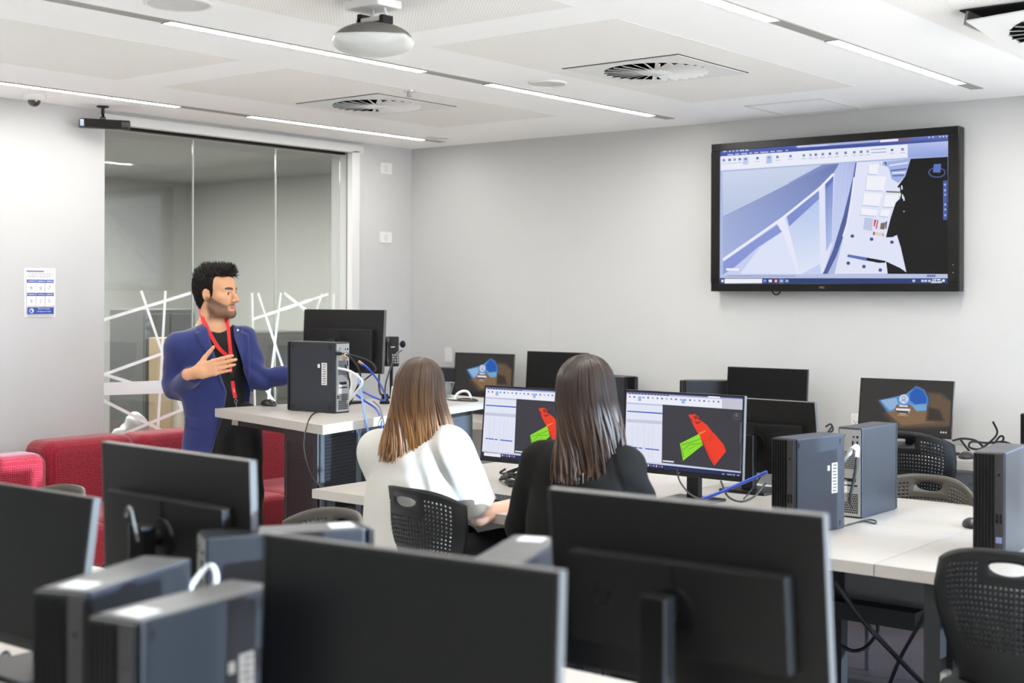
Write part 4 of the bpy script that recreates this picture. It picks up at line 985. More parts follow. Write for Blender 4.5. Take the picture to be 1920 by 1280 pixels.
# ================================================================ standing desk
SA, SB_, SC, SD = (1.215, -2.715), (2.252, -2.972), (1.875, -1.33), (1.44, -1.25)
t = thing('standing_desk', 'tall white topped standing desk with black perforated steel base', 'desk', (1.7, -2.1, 0))
off = Vector((-1.7, -2.1*-1, 0))
def sp(p): return (p[0]-1.7, p[1]+2.1)
a = MB(); a.prism([sp(p) for p in (SA, SB_, SC, SD)], ZP-0.042, ZP); a.build('worktop', LAMIN, t, bevel=0.002)
P1, P2, P3, P4 = (1.80, -2.775), (2.10, -2.85), (1.79, -1.45), (1.52, -1.40)
a = MB(); a.prism([sp(p) for p in (P1, P2, P3, P4)], 0.0, ZP-0.042); a.build('base_cabinet', DARK, t)
a = MB(); a.prism([sp(p) for p in ((1.3, -2.64), (1.8, -2.76), (1.8, -2.70), (1.31, -2.58))], ZP-0.085, ZP-0.042); a.build('under_rail', BLACK, t)
PSTEEL = dots_mat('perforated_steel', rgb(30, 31, 33), rgb(6, 6, 7), 62, 0.34, 0.45, 0.3, axes='xz')
PSTEEL_LIT = dots_mat('perforated_steel_lit', rgb(46, 48, 53), rgb(8, 8, 9), 62, 0.34, 0.4, 0.4, axes='xz')  # same steel, daylight on the right side put into its colour
def face_panel(A, B, f0, f1, z0, z1, mt, name, par, out=0.004, dep=0.006):
    A = Vector((*sp(A), 0)); B = Vector((*sp(B), 0)); d = B-A; L = d.length; ang = atan2(d.y, d.x)
    o_ = MB(); o_.box((0, 0, 0), (L*(f1-f0), dep, z1-z0)); o = o_.build(name, mt, par)
    n = Vector((d.y, -d.x, 0)).normalized(); c = A+d*(f0+f1)/2+n*out; o.location = (c.x, c.y, (z0+z1)/2); o.rotation_euler.z = ang
    return o
face_panel(P1, P2, 0.0, 1.0, 0.02, 0.935, PSTEEL, 'front_panel', t)
face_panel(P1, P2, 0.0, 0.10, 0.0, 0.937, DARK, 'panel_frame', t, 0.006); face_panel(P1, P2, 0.86, 1.0, 0.0, 0.937, DARK, 'panel_frame', t, 0.006); face_panel(P1, P2, 0.1, 0.86, 0.87, 0.937, DARK, 'panel_frame', t, 0.006)
SSTEEL = mat('side_steel_lit', rgb(84, 90, 98), 0.35, metal=0.35)  # frame steel lightened bluish to imitate daylight on the side
face_panel(P2, P3, 0.02, 0.2, 0.02, 0.90, PSTEEL_LIT, 'side_panel', t); face_panel(P2, P3, 0.23, 0.62, 0.02, 0.90, PSTEEL_LIT, 'side_panel', t)
face_panel(P2, P3, 0.0, 0.02, 0.0, 0.937, SSTEEL, 'panel_frame', t, 0.006); face_panel(P2, P3, 0.2, 0.23, 0.0, 0.937, SSTEEL, 'panel_frame', t, 0.006); face_panel(P2, P3, 0.62, 1.0, 0.0, 0.90, SSTEEL, 'side_panel', t, 0.006)
# ================================================================ red sofa
REDF = mat('red_fabric', rgb(150, 30, 46), 0.85, spec=0.2, sheen=0.3, bump=(90, 0.35, 'vor'))
_nt = REDF.node_tree; _b = _nt.nodes['Principled BSDF']; _tc = _nt.nodes.new('ShaderNodeTexCoord'); _v = _nt.nodes.new('ShaderNodeTexVoronoi'); _v.inputs['Scale'].default_value = 85; _v.inputs['Randomness'].default_value = 0.25
_r = _nt.nodes.new('ShaderNodeValToRGB'); _r.color_ramp.elements[0].position = 0.12; _r.color_ramp.elements[0].color = rgb(178, 80, 92); _r.color_ramp.elements[1].position = 0.32; _r.color_ramp.elements[1].color = rgb(142, 28, 44)
_nt.links.new(_tc.outputs['Object'], _v.inputs['Vector']); _nt.links.new(_v.outputs['Distance'], _r.inputs['Fac']); _nt.links.new(_r.outputs['Color'], _b.inputs['Base Color'])
def sofa(yc, w, label, zt=0.78, xo=0.0, backout=0.0):
    t = thing('sofa_seat', label, 'sofa', (0.05+xo, yc, 0), group='red sofa seats along the wall')
    s = Sdf(); s.box((0.16+backout/2, 0, zt/2+0.02), (0.25+backout, w-0.008, zt-0.06), 0.065); b = sdf_obj('backrest', s, (-.1, -w, 0), (.5, w, 1), 0.016, REDF, t)
    s = Sdf(); s.box((0.50, 0, 0.33), (0.62, w-0.008, 0.22), 0.05); sdf_obj('seat_cushion', s, (.1, -w, .1), (1, w, .6), 0.018, REDF, t)
    a = MB(); a.box((0.42, 0, 0.12), (0.72, w-0.04, 0.2), ch=0.01); a.build('base', REDF, t)
    return t
sofa(-3.42, 0.66, 'red sofa seat at the left edge of the picture', 0.745, 0.06)
sofa(-2.80, 0.56, 'red patterned sofa seat under the hand washing poster, sunlit back', 0.79, 0.0)
sofa(-2.20, 0.62, 'red sofa seat behind the standing man', 0.785)
sofa(-1.56, 0.64, 'red sofa seat right of the standing man behind the tall desk', 0.785)
# ================================================================ perforated chairs
CHB = mat('chair_shell_black', rgb(15, 15, 16), 0.45, spec=0.35)
CH_LIT = mat('chair_shell_lit', rgb(76, 71, 64), 0.45, spec=0.5)  # same black shell, lamp light painted in as grey brown
SEATP = mat('seat_pad', rgb(20, 20, 22), 0.8, bump=(300, 0.4))
ALU = mat('cast_aluminium', rgb(176, 174, 168), 0.3, metal=0.9)
def shell_pt(u, v):
    """back shell, u -1..1 across, v 0..1 up; user side is +Y"""
    w = 0.158+0.062*min(v*1.5, 1.0)-0.012*max(v-.8, 0)*5
    top = 0.865-0.055*abs(u)**3.2
    z = 0.47+(top-0.47)*v
    y = -0.215-0.075*v+0.105*abs(u)**2.0*(0.6+.4*v)-0.02*sin(v*pi)
    return Vector((u*w, y, z))
NU, NV = 32, 25
def chair_back_mesh():
    V = []; Fc = []
    U = lambda i: -1+2*i/NU
    H = lambda j: j/NV
    hole_i = range(3, NU-3); hole_j = range(7, NV-2)
    # handle slot block
    bi0, bi1, bj0, bj1 = 11, 21, NV-5, NV-1
    def vid(u, v):
        V.append(shell_pt(u, v)); return len(V)-1
    grid = {}
    def gv(i, j):
        if (i, j) not in grid: grid[(i, j)] = vid(U(i), H(j))
        return grid[(i, j)]
    for j in range(NV):
        for i in range(NU):
            if bi0 <= i < bi1 and bj0 <= j < bj1: continue
            c = [gv(i, j), gv(i+1, j), gv(i+1, j+1), gv(i, j+1)]
            edge_fall = 3+max(0, (14-j))*0.22
            if j in hole_j and edge_fall <= i < NU-edge_fall and not (bi0-1 <= i < bi1+1 and j >= bj0-1):
                cu, cv = (U(i)+U(i+1))/2, (H(j)+H(j+1))/2; ru, rv = (U(1)-U(0))*.25, (H(1)-H(0))*.25
                sl = 0.12*ru
                ring = [vid(cu+ru*cos(t), cv+rv*sin(t)) for t in [pi*5/4+k*pi/4 for k in range(8)]]
                # corners at ring 0,2,4,6
                for q in range(4):
                    a, b = c[q], c[(q+1) % 4]; r0, r1, r2 = ring[2*q], ring[2*q+1], ring[(2*q+2) % 8]
                    Fc += [(a, r1, r0), (a, b, r1), (b, r2, r1)]
            else: Fc.append(tuple(c))
    # slot frame
    loop = [(i, bj0) for i in range(bi0, bi1)]+[(bi1, j) for j in range(bj0, bj1)]+[(i, bj1) for i in range(bi1, bi0, -1)]+[(bi0, j) for j in range(bj1, bj0, -1)]
    cu, cv = 0.0, (H(bj0)+H(bj1))/2-0.004
    inner = []
    for (i, j) in loop:
        du, dv = U(i)-cu, (H(j)-cv); n = max(abs(du)/(U(bi1)-cu), abs(dv)/((H(bj1)-H(bj0))/2))
        an = atan2(dv/((H(bj1)-H(bj0))/2), du/(U(bi1)-cu)); rv = 0.058 if dv < 0 else 0.036
        inner.append(vid(cu+0.255*cos(an), cv+rv*sin(an)+0.006))
    n = len(loop)
    for k in range(n): Fc.append((gv(*loop[k]), gv(*loop[(k+1) % n]), inner[(k+1) % n], inner[k]))
    return V, Fc
def make_chair(mt, label, group=None):
    t = thing('chair', label, 'chair', group=group)
    V, Fc = chair_back_mesh(); a = MB(); a.add(V, Fc); b = a.build('backrest', mt, t, smooth=True)
    so = b.modifiers.new('Solid', 'SOLIDIFY'); so.thickness = 0.009; so.offset = 0
    a = MB()   # lower wings that carry the back to the seat frame
    for s in (-1, 1):
        p = [shell_pt(s*.62, 0.02), shell_pt(s*.95, 0.05)]
        a.add([p[0], p[1], Vector((s*.205, -.13, .405)), Vector((s*.16, -.15, .40)), p[0]+Vector((0, .012, 0)), p[1]+Vector((0, .012, 0)), Vector((s*.205, -.118, .405)), Vector((s*.16, -.138, .40))], [(0, 1, 2, 3), (4, 7, 6, 5), (0, 4, 5, 1), (1, 5, 6, 2), (2, 6, 7, 3), (3, 7, 4, 0)])
    a.add([shell_pt(-.7, 0), shell_pt(.7, 0), Vector((.14, -.18, .43)), Vector((-.14, -.18, .43))], [(0, 1, 2, 3)])
    a.build('back_support', mt, t)
    s_ = Sdf(); s_.box((0, 0.02, 0.452), (0.43, 0.42, 0.034), 0.016); s_.ell((0, 0.0, 0.52), (0.23, 0.24, 0.058), 0.02, '-')
    sdf_obj('seat', s_, (-.3, -.3, .4), (.3, .3, .52), 0.012, SEATP, t)
    for s in (-1, 1):
        a = MB(); a.tube(catmull([(s*.17, -.12, .435), (s*.2, -.13, .40), (s*.225, -.2, .2), (s*.245, -.25, .012)]), 0.011, 10); a.build('leg', CHROME, t, smooth=True)
        a = MB(); a.tube(catmull([(s*.17, .15, .435), (s*.2, .17, .40), (s*.225, .2, .2), (s*.24, .23, .012)]), 0.011, 10); a.build('leg', CHROME, t, smooth=True)
        a = MB(); a.box((s*.205, -.135, .425), (0.022, 0.05, 0.11), ch=0.008); a.cyl((s*.19, -.14, .40), (s*.255, -.14, .40), 0.013, n=14); a.build('bracket', ALU, t)
    a = MB(); a.tube([(-.18, -.12, .432), (.18, -.12, .432)], 0.01, 8); a.tube([(-.18, .15, .432), (.18, .15, .432)], 0.01, 8); a.tube([(-.18, -.12, .432), (-.18, .15, .432)], 0.01, 8); a.tube([(.18, -.12, .432), (.18, .15, .432)], 0.01, 8); a.build('seat_frame', CHROME, t)
    return t
GC = 'perforated stacking chairs'
ch0 = make_chair(CHB, 'black perforated chair at the lower right corner with silver bracket', GC)
def place(o, x, y, yaw, zs=1.0, label=None, shell=None):
    c = copy_tree(o) if label else o
    c.location = (x, y, 0); c.rotation_euler = (0, 0, radians(yaw)); c.scale = (1, 1, zs)
    if label: c['label'] = label
    if shell:
        for k in c.children:
            if k.name.startswith(('backrest', 'back_support')):
                k.data = k.data.copy(); k.data.materials.clear(); k.data.materials.append(shell)
    return c
place(ch0, 5.27, -3.08, 6)
place(ch0, 3.25, -3.215, -4, 0.995, 'black perforated chair carrying the woman in the white shirt')
place(ch0, 4.04, -3.33, 0, 0.97, 'black perforated chair of the woman in the dark jacket, mostly hidden')
place(ch0, 3.36, -4.24, 172, 0.99, 'lit grey perforated chair top between the bottom centre monitor and the white shirt woman', CH_LIT)
place(ch0, 3.99, -0.60, -4, 1.05, 'black perforated chair at the wall desk in front of the blue cave monitor')
place(ch0, 4.43, -1.99, 181, 0.955, 'lit grey brown perforated chair behind the sunlit middle desk', CH_LIT)
place(ch0, 2.2, -4.45, 176, 0.98, 'lit grey chair whose rounded top shows above the left edge monitor, before the sofa', CH_LIT)
# ================================================================ desk things
KEYM = mat('keyboard_black', rgb(22, 22, 24), 0.5)
def keyboard(label, x, y, z, rz):
    t = thing('keyboard', label, 'keyboard', (x, y, z), rz, 'black keyboards')
    a = MB(); a.box((0, 0, 0.008), (0.44, 0.14, 0.014), ch=0.004); a.build('base', KEYM, t)
    a = MB()
    for r in range(5):
        for c in range(18 if r else 16): a.box((-.205+c*.0232+(r % 2)*.004, 0.052-r*.0235, 0.0175), (0.019, 0.019, 0.007))
    a.build('keys', mat('keys', rgb(30, 30, 33), 0.45), t); return t
def mouse(label, x, y, z, rz, tail=True):
    t = thing('computer_mouse', label, 'mouse', (x, y, z), rz, 'computer mice')
    s = Sdf(); s.ell((0, 0, 0.004), (0.032, 0.056, 0.024), 0); s.ell((0, -.012, 0.010), (0.030, 0.04, 0.019), 0.02); s.fn(lambda P: P[:, 2], 0.004, '-')
    sdf_obj('body', s, (-.05, -.08, -.02), (.05, .08, .06), 0.005, mat('mouse_black', rgb(34, 33, 32), 0.3), t)
    a = MB(); a.cyl((-.004, .03, .021), (.004, .03, .021), 0.008, n=12); a.build('wheel', GREYP, t)
    return t
keyboard('black keyboard under the hand of the woman in the white shirt', 3.17, -2.90, Z1, R_(-4))
keyboard('black keyboard in front of the dark jacket woman on the middle desk', 3.85, -2.9, Z1, R_(2))
keyboard('black keyboard on the wall desk before the blue cave monitor', 3.86, -0.52, ZB, R_(0))
mouse('black mouse on the middle desk beside the tower at the right edge', 4.80, -2.26, Z1, R_(30))
mouse('dark mouse on the tall standing desk near the man', 1.30, -2.44, ZP, R_(-105))
mouse('black mouse at the right end of the wall desk keyboard', 4.15, -0.55, ZB, R_(5))
mouse('blurred dark mouse at the bottom edge under the nearest monitor', 5.00, -4.93, Z1, R_(50))
t = thing('graphics_tablet', 'dark flat tablet on the desk beside the lit monitor of the white shirt woman', 'tablet', (3.30, -2.70, Z1), R_(12))
a = MB(); a.box((0, 0, 0.009), (0.22, 0.14, 0.018), ch=0.005); a.build('body', mat('tablet_grey', rgb(52, 51, 50), 0.5), t)
a = MB(); a.box((0, 0, 0.0185), (0.18, 0.11, 0.001)); a.build('pad', KEYM, t)
# telephone on its arm behind the standing desk monitor
pc = atd(735, 659, 7.35)
t = thing('desk_telephone', 'black telephone with keypad behind the raised monitor on the standing desk', 'telephone', (pc.x, pc.y, ZP), YAW+R_(8))
dz = pc.z-ZP
a = MB(); a.box((0, 0.02, dz), (0.078, 0.035, 0.162), ch=0.006, R=Matrix.Rotation(radians(-6), 4, 'X')); a.build('body', BLACK, t)
s = Sdf(); s.cap((-.026, -.012, dz-.055), (-.026, -.012, dz+.055), .012, .012); s.ell((-.026, -.01, dz+.058), (.019, .018, .022), .012); s.ell((-.026, -.01, dz-.058), (.019, .018, .022), .012)
sdf_obj('handset', s, (-.08, -.06, dz-.12), (.05, .05, dz+.12), 0.006, mat('handset_black', rgb(20, 20, 21), 0.3), t)
a = MB()
for r in range(4):
    for c in range(3): a.box((.006+c*.0125, -.001-.004*(r), dz-.018-r*.0135), (0.008, 0.006, 0.008))
a.build('number_keys', mat('keys_light', rgb(165, 165, 165), 0.5), t)
a = MB()
for r in range(4): a.box((.034, -.001-.003*r, dz-.012-r*.0135), (0.005, 0.004, 0.004))
a.build('side_keys', GREYP, t)
a = MB(); a.box((.005, -.002, dz+.025), (.022, .004, .006)); a.build('brand_strip', LABELW, t)
a = MB(); a.cyl((0.0, 0.045, 0.0), (0.0, 0.045, dz-.06), 0.009, n=12); a.box((0, .035, dz-.04), (.03, .03, .06)); a.lathe([(0.05, 0), (0.05, 0.01), (0.0, 0.012)], (0, .045, 0), 20); a.build('stand_pole', BLACK, t)
# gooseneck microphone
mb_ = atd(722, 752, 7.0); t = thing('microphone', 'gooseneck microphone with black foam head on the standing desk', 'microphone', (mb_.x, mb_.y, ZP), YAW)
hd = Vector(((755-722)*7.0/F_PX, 0.0, atd(755, 645, 7.0).z-ZP))
a = MB(); a.lathe([(0.028, 0), (0.028, 0.012), (0.02, 0.016), (0.016, 0.05), (0.0, 0.05)], n=20); a.build('base', BLACK, t, angle=40)
a = MB(); a.tube(catmull([(0, 0, 0.045), (0.004, 0, 0.10), (0.03, 0, 0.19), (0.06, 0, 0.255), (hd.x-.004, 0, hd.z-.03)]), 0.0042, 8); a.build('gooseneck', mat('neck_grey', rgb(96, 94, 92), 0.35, metal=0.6), t, smooth=True)
a = MB(); a.sphere((hd.x, 0, hd.z), 0.0155, sc=(1, 1, 1.2)); a.build('foam_head', BLACK_M, t, smooth=True)
t = thing('paper_sign', 'small white folded paper card on the standing desk beside the white shirt woman', 'card', (*atd(746, 757, 6.9).xy, ZP), YAW-0.3)
a = MB(); a.add([(-.045, 0, 0), (.045, 0, 0), (.045, .03, .095), (-.045, .03, .095), (-.045, .062, 0), (.045, .062, 0)], [(0, 1, 2, 3), (3, 2, 5, 4)]); o = a.build('folded_sheet', LABELW, t); q = o.modifiers.new('S', 'SOLIDIFY'); q.thickness = 0.0008
gp = atd(836, 738, 7.45)
t = thing('drinking_glass', 'small clear flared glass on the standing desk right of the white shirt woman', 'glass', (gp.x, gp.y, ZP))
a = MB(); a.lathe([(0.0, 0.0), (0.028, 0.0), (0.03, 0.02), (0.05, 0.078), (0.052, 0.082), (0.047, 0.08), (0.027, 0.02), (0.0, 0.018)], n=28)
GL2 = mat('tumbler', rgb(200, 205, 208), 0.05); GL2.node_tree.nodes['Principled BSDF'].inputs['Transmission Weight'].default_value = 0.85
a.build('vessel', GL2, t, angle=50)
t = thing('paper_sheets', 'few flat white sheets on the standing desk beyond the white shirt woman', 'paper', (*atd(842, 748, 7.3).xy, ZP), 0.5)
a = MB(); a.box((0, 0, 0.002), (0.12, 0.1, 0.003)); a.build('sheet', LABELW, t)
# ================================================================ cables
def cable(label, pts, r, mt, name='cable', n=7, plug=None):
    t = thing(name, label, 'cable', tuple(pts[0]), group='loose cables')
    o = Vector(pts[0]); a = MB(); a.tube([p-o for p in catmull(pts, n)], r, 6); a.build('wire', mt, t, smooth=True)
    if plug:
        d = (Vector(pts[1])-o).normalized(); a = MB(); a.cyl((0, 0, 0), d*0.03, plug[0], n=8); a.build('plug', plug[1], t)
    return t
WB = mat('wire_black', rgb(22, 22, 24), 0.45); WBL = mat('wire_blue', rgb(38, 74, 190), 0.4); WG = mat('wire_grey', rgb(105, 103, 100), 0.45); WW = mat('wire_white', rgb(215, 216, 215), 0.4); PLB = mat('plug_tan', rgb(168, 128, 82), 0.5); DVI = mat('video_plug', rgb(172, 152, 128), 0.4, metal=0.3)
P7 = lambda L, d0=6.5: [atd(x, y, d0 if len(q) == 0 else q[0]) for x, y, *q in L]
cable('black cable hanging from the standing desk tower down past the white desk end', P7([(600, 770, 6.4), (585, 778, 6.3), (575, 800, 5.85), (570, 835, 5.78), (578, 875, 5.75), (592, 902, 5.75), (612, 918, 5.72)]), 0.0035, WB)
cable('bright blue cable looping from the upper tower port to the microphone base', P7([(672, 677, 6.5), (690, 690, 6.5), (710, 715, 6.6), (722, 740, 6.75), (721, 750, 6.85), (705, 746, 6.85), (682, 735, 6.7)]), 0.005, WBL, plug=(0.008, PLB))
cable('light blue cable dropping over the edge of the standing desk', P7([(672, 708, 6.45), (676, 730, 6.4), (682, 765, 6.25), (687, 790, 6.13), (691, 815, 6.14), (692, 845, 6.15)]), 0.005, mat('wire_pale_blue', rgb(120, 150, 205), 0.4))
cable('dark blue cable falling over the standing desk edge beside the white shirt woman', P7([(668, 740, 6.5), (685, 752, 6.5), (705, 766, 6.42), (714, 785, 6.28), (717, 810, 6.27), (718, 845, 6.3)]), 0.005, WBL)
cable('grey cable falling over the standing desk edge next to the dark blue one', P7([(700, 752, 6.5), (712, 764, 6.4), (719, 788, 6.24), (724, 815, 6.24), (726, 850, 6.26)]), 0.004, WG)
cable('thick white cable looping out of the standing desk tower', P7([(634, 690, 6.42), (655, 695, 6.4), (675, 708, 6.4), (679, 720, 6.4), (668, 735, 6.42), (655, 750, 6.45), (647, 758, 6.5)]), 0.0065, WW)
cable('black power lead looping from the standing desk tower to the monitor', P7([(630, 662, 6.4), (655, 664, 6.45), (690, 675, 6.6), (704, 688, 6.8), (702, 697, 6.9), (684, 712, 6.95)]), 0.004, WB, plug=(0.009, BLACK))
cable('black video lead with a tan plug hanging behind the standing desk tower', P7([(645, 672, 6.4), (650, 665, 6.38), (662, 675, 6.4), (672, 690, 6.45), (676, 710, 6.5), (666, 735, 6.55), (655, 760, 6.55)]), 0.005, WB, plug=(0.012, DVI))
cable('black lead hanging straight down behind the standing desk tower', P7([(648, 684, 6.42), (652, 700, 6.45), (656, 720, 6.5), (650, 745, 6.55), (648, 768, 6.55)]), 0.004, WB)
cable('black telephone lead running down to the standing desk top', P7([(711, 702, 7.3), (711, 725, 7.25), (714, 738, 7.2), (720, 742, 7.2)]), 0.006, WB)
cable('white cable arch on the standing desk right of the white shirt woman', P7([(852, 748, 7.3), (858, 738, 7.3), (868, 733, 7.3), (878, 735, 7.3), (884, 746, 7.25)]), 0.007, WW)
cable('thin black cable coil lying flat on the standing desk beside the white arch', [Vector((*atd(x, y, d).xy, ZP+0.005)) for x, y, d in ((835, 741, 7.3), (850, 746, 7.2), (875, 749, 7.15), (895, 747, 7.15), (890, 743, 7.25), (870, 744, 7.3), (858, 747, 7.25))], 0.004, WB)
cable('blue cable slanting across the desk beside the lit red and green screen', P7([(1312, 937, 5.0), (1345, 925, 4.95), (1385, 908, 4.9), (1420, 893, 4.85), (1438, 884, 4.82)]), 0.006, WBL)
cable('black lead hanging under the lit red and green screen', P7([(1270, 878, 5.3), (1274, 900, 5.22), (1290, 922, 5.1), (1310, 934, 5.0), (1330, 937, 4.9)]), 0.0035, WB)
cable('black cable loop lying between the screens and the ribbed tower', P7([(1352, 902, 5.3), (1365, 930, 5.1), (1390, 940, 5.05), (1415, 930, 5.1), (1436, 905, 5.15)]), 0.004, WB)
cable('second black lead curling on the desk behind the ribbed tower front', P7([(1395, 935, 5.15), (1412, 915, 5.2), (1425, 895, 5.2), (1436, 888, 5.15)]), 0.0035, WB)
tb = lambda L, z: [Vector((*on(x, y, 2, z).xy, z)) for x, y in L]
cable('thin black cable loop on the desk below the tower with its back to the camera', tb([(1576, 976), (1582, 985), (1600, 981), (1625, 974), (1642, 976), (1640, 981), (1620, 977), (1590, 983)], Z1+0.004), 0.0026, WB)
cable('black lead with a white tag hanging across the back of the tower in the middle', P7([(1608, 842, 4.82), (1606, 870, 4.8), (1600, 905, 4.8), (1594, 935, 4.8), (1597, 948, 4.83)]), 0.006, WB, plug=(0.008, WW))
cable('blue lead curving down the back of the tower in the middle', P7([(1570, 880, 4.85), (1577, 905, 4.82), (1579, 925, 4.82), (1573, 945, 4.85)]), 0.005, WBL)
cable('grey bundled lead crossing the back of the tower in the middle', P7([(1607, 838, 4.85), (1592, 850, 4.82), (1578, 866, 4.82), (1568, 874, 4.85)]), 0.010, WG, plug=(0.013, LABELW))
for i, (lb, L) in enumerate((('black cable coil heaped beside the blue cave monitor', [(1862, 790), (1870, 812), (1852, 832), (1835, 842), (1818, 838), (1822, 828), (1850, 830), (1880, 828), (1895, 832)]),
    ('upper black cable arch heaped beside the blue cave monitor', [(1786, 826), (1805, 822), (1830, 826), (1848, 840), (1860, 836), (1875, 818), (1882, 822), (1870, 838), (1850, 846)]),
    ('low black cable lying along the wall desk right of the blue cave monitor', [(1800, 822), (1812, 838), (1825, 850), (1845, 846), (1870, 838), (1892, 838)]))):
    cable(lb, P7([(x, y, 6.75+0.05*i) for x, y in L]), 0.0055, WB)
cable('dark cable knot under the monitor below the television', P7([(1548, 800, 7.1), (1558, 795, 7.1), (1562, 806, 7.1), (1552, 812, 7.05), (1560, 800, 7.05)]), 0.005, WB)
for i, (lb, L, r) in enumerate((('blue black cable crossing under the right desk towards the floor', [(1565, 1090, 4.3), (1620, 1165, 4.3), (1690, 1240, 4.35), (1740, 1290, 4.4)], .008),
    ('dark cable slanting down left under the right desk', [(1757, 1100, 4.3), (1735, 1150, 4.3), (1690, 1230, 4.35), (1665, 1290, 4.4)], .007),
    ('grey lead hanging along the right desk leg', [(1765, 1098, 4.2), (1750, 1140, 4.18), (1746, 1200, 4.15), (1755, 1250, 4.12), (1770, 1300, 4.1)], .006),
    ('black cable loop hanging low under the right desk', [(1645, 1162, 4.8), (1645, 1185, 4.8), (1625, 1212, 4.8), (1600, 1220, 4.8), (1578, 1210, 4.8)], .007))):
    cable(lb, P7(L), r, WB if i != 2 else WG)
random.seed(11)
for i, (lb, x0, x1, y0, y1) in enumerate((('tangled black cable heap between the two women, upper coil', 938, 992, 872, 900), ('tangled black cable heap between the two women, lower coil', 938, 985, 890, 915), ('loose black cable end on the desk left of the dark jacket woman', 945, 990, 905, 925), ('tangled grey cable between the two women behind the heap', 936, 980, 880, 905))):
    L = [(random.uniform(x0, x1), random.uniform(y0, y1), random.uniform(5.75, 5.95)) for _ in range(9)]
    pts = [p if p.z > Z1+.006 else Vector((p.x, p.y, Z1+.006)) for p in P7(L)]
    cable(lb, pts, 0.0045, WB if i < 3 else WG)
cable('blurred black cable loop on the desk at the lower left corner', tb([(-20, 1262), (10, 1250), (20, 1236), (14, 1222), (2, 1230), (12, 1252), (-10, 1275)], Z1+.006), 0.004, WB)
cable('blurred white cable hook rising behind the left one of the two blurred towers', [Vector(v) for v in ((4.528, -5.466, .99), (4.532, -5.44, 1.025), (4.553, -5.425, 1.045), (4.572, -5.43, 1.02), (4.556, -5.443, .985), (4.530, -5.465, .96))], 0.005, WW)
for k, (lb, px, py, d) in enumerate((('blurred white cable cluster on the stand of the dark monitor before the sofa', 235, 968, 2.85),)):
    c = atd(px, py, d); cable(lb, [c, c+Vector((0.01, 0, 0.02)), c+Vector((0.02, 0, 0.015)), c+Vector((0.03, 0, -.01)), c+Vector((.03, .01, -.05))], 0.0035, WG)
# ================================================================ people
SKIN = mat('skin', (1, 1, 1), 0.48, spec=0.4, attr='Col'); _b = SKIN.node_tree.nodes['Principled BSDF']
_b.inputs['Subsurface Weight'].default_value = 0.12; _b.inputs['Subsurface Radius'].default_value = (0.01, 0.004, 0.002); _b.inputs['Subsurface Scale'].default_value = 0.6
EYE = mat('eyeball', (1, 1, 1), 0.12, attr='Col')
HAIR = mat('hair_strands', (1, 1, 1), 0.42, spec=0.32, attr='Col')
def head_prims(s, T, male=True, ears=True):
    j = 1.0 if male else 0.93
    s.ell((0, .015, .035), (.074, .096, .088), 0.02, T=T)
    s.ell((0, -.028, -.046), (.056*j, .062, .064), 0.03, T=T)
    s.ell((0, -.045, .03), (.058, .045, .052), 0.03, T=T)
    s.cap((-.035*j, -.02, -.086), (0, -.074, -.100), .019, .018, 0.03, T=T); s.cap((.035*j, -.02, -.086), (0, -.074, -.100), .019, .018, 0.03, T=T)
    s.cap((-.056*j, .01, -.06), (-.036*j, -.03, -.095), .018, .02, 0.03, T=T); s.cap((.056*j, .01, -.06), (.036*j, -.03, -.095), .018, .02, 0.03, T=T)
    for x in (-1, 1):
        s.ell((x*.044, -.052, -.022), (.024, .028, .022), 0.03, T=T)
        s.cap((x*.012, -.087, .018), (x*.05, -.068, .020), .0085, .008, 0.014, T=T)
        s.ell((x*.032, -.094, -.002), (.018, .016, .012), 0.012, '-', T=T)
        s.cap((x*.018, -.0835, .0080), (x*.047, -.0735, .0070), .0058, .0052, 0.004, T=T)
        s.cap((x*.019, -.0825, -.0096), (x*.046, -.0735, -.0084), .0056, .005, 0.004, T=T)
        s.ell((x*.0135, -.1, -.037), (.0095, .012, .009), 0.008, T=T)
    s.cap((0, -.086, .008), (0, -.113, -.030), .009, .0125, 0.014, T=T)
    s.ell((0, -.106, -.044), (.012, .008, .005), 0.004, '-', T=T)
    s.cap((-.018, -.086, -.066), (0, -.0955, -.0645), .0045, .0062, 0.008, T=T); s.cap((.018, -.086, -.066), (0, -.0955, -.0645), .0045, .0062, 0.008, T=T)
    s.cap((-.015, -.086, -.079), (0, -.0935, -.0805), .0050, .0072, 0.008, T=T); s.cap((.015, -.086, -.079), (0, -.0935, -.0805), .0050, .0072, 0.008, T=T)
    s.cap((-.019, -.091, -.0722), (.019, -.091, -.0722), .0028, .0028, 0.003, '-', T=T)
    s.ell((0, -.083, -.099), (.019, .018, .017), 0.02, T=T)
    for x in (-1, 1):
        s.ell((x*.078, .016, -.010), (.009, .021, .033), 0.005, T=T, rx=-.25)
        s.ell((x*.087, .010, -.006), (.008, .012, .020), 0.004, '-', T=T, rx=-.25); s.cap((x*.082, .012, .004), (x*.083, .009, -.016), .0028, .0028, 0.004, T=T)
    s.cap((0, .03, -.06), (0, .045, -.20), .055 if male else .046, .058 if male else .05, 0.025, T=T)
def to_head(P, T):
    t, R, sc = T; return (P-np.array(t)) @ np.array(R)/sc
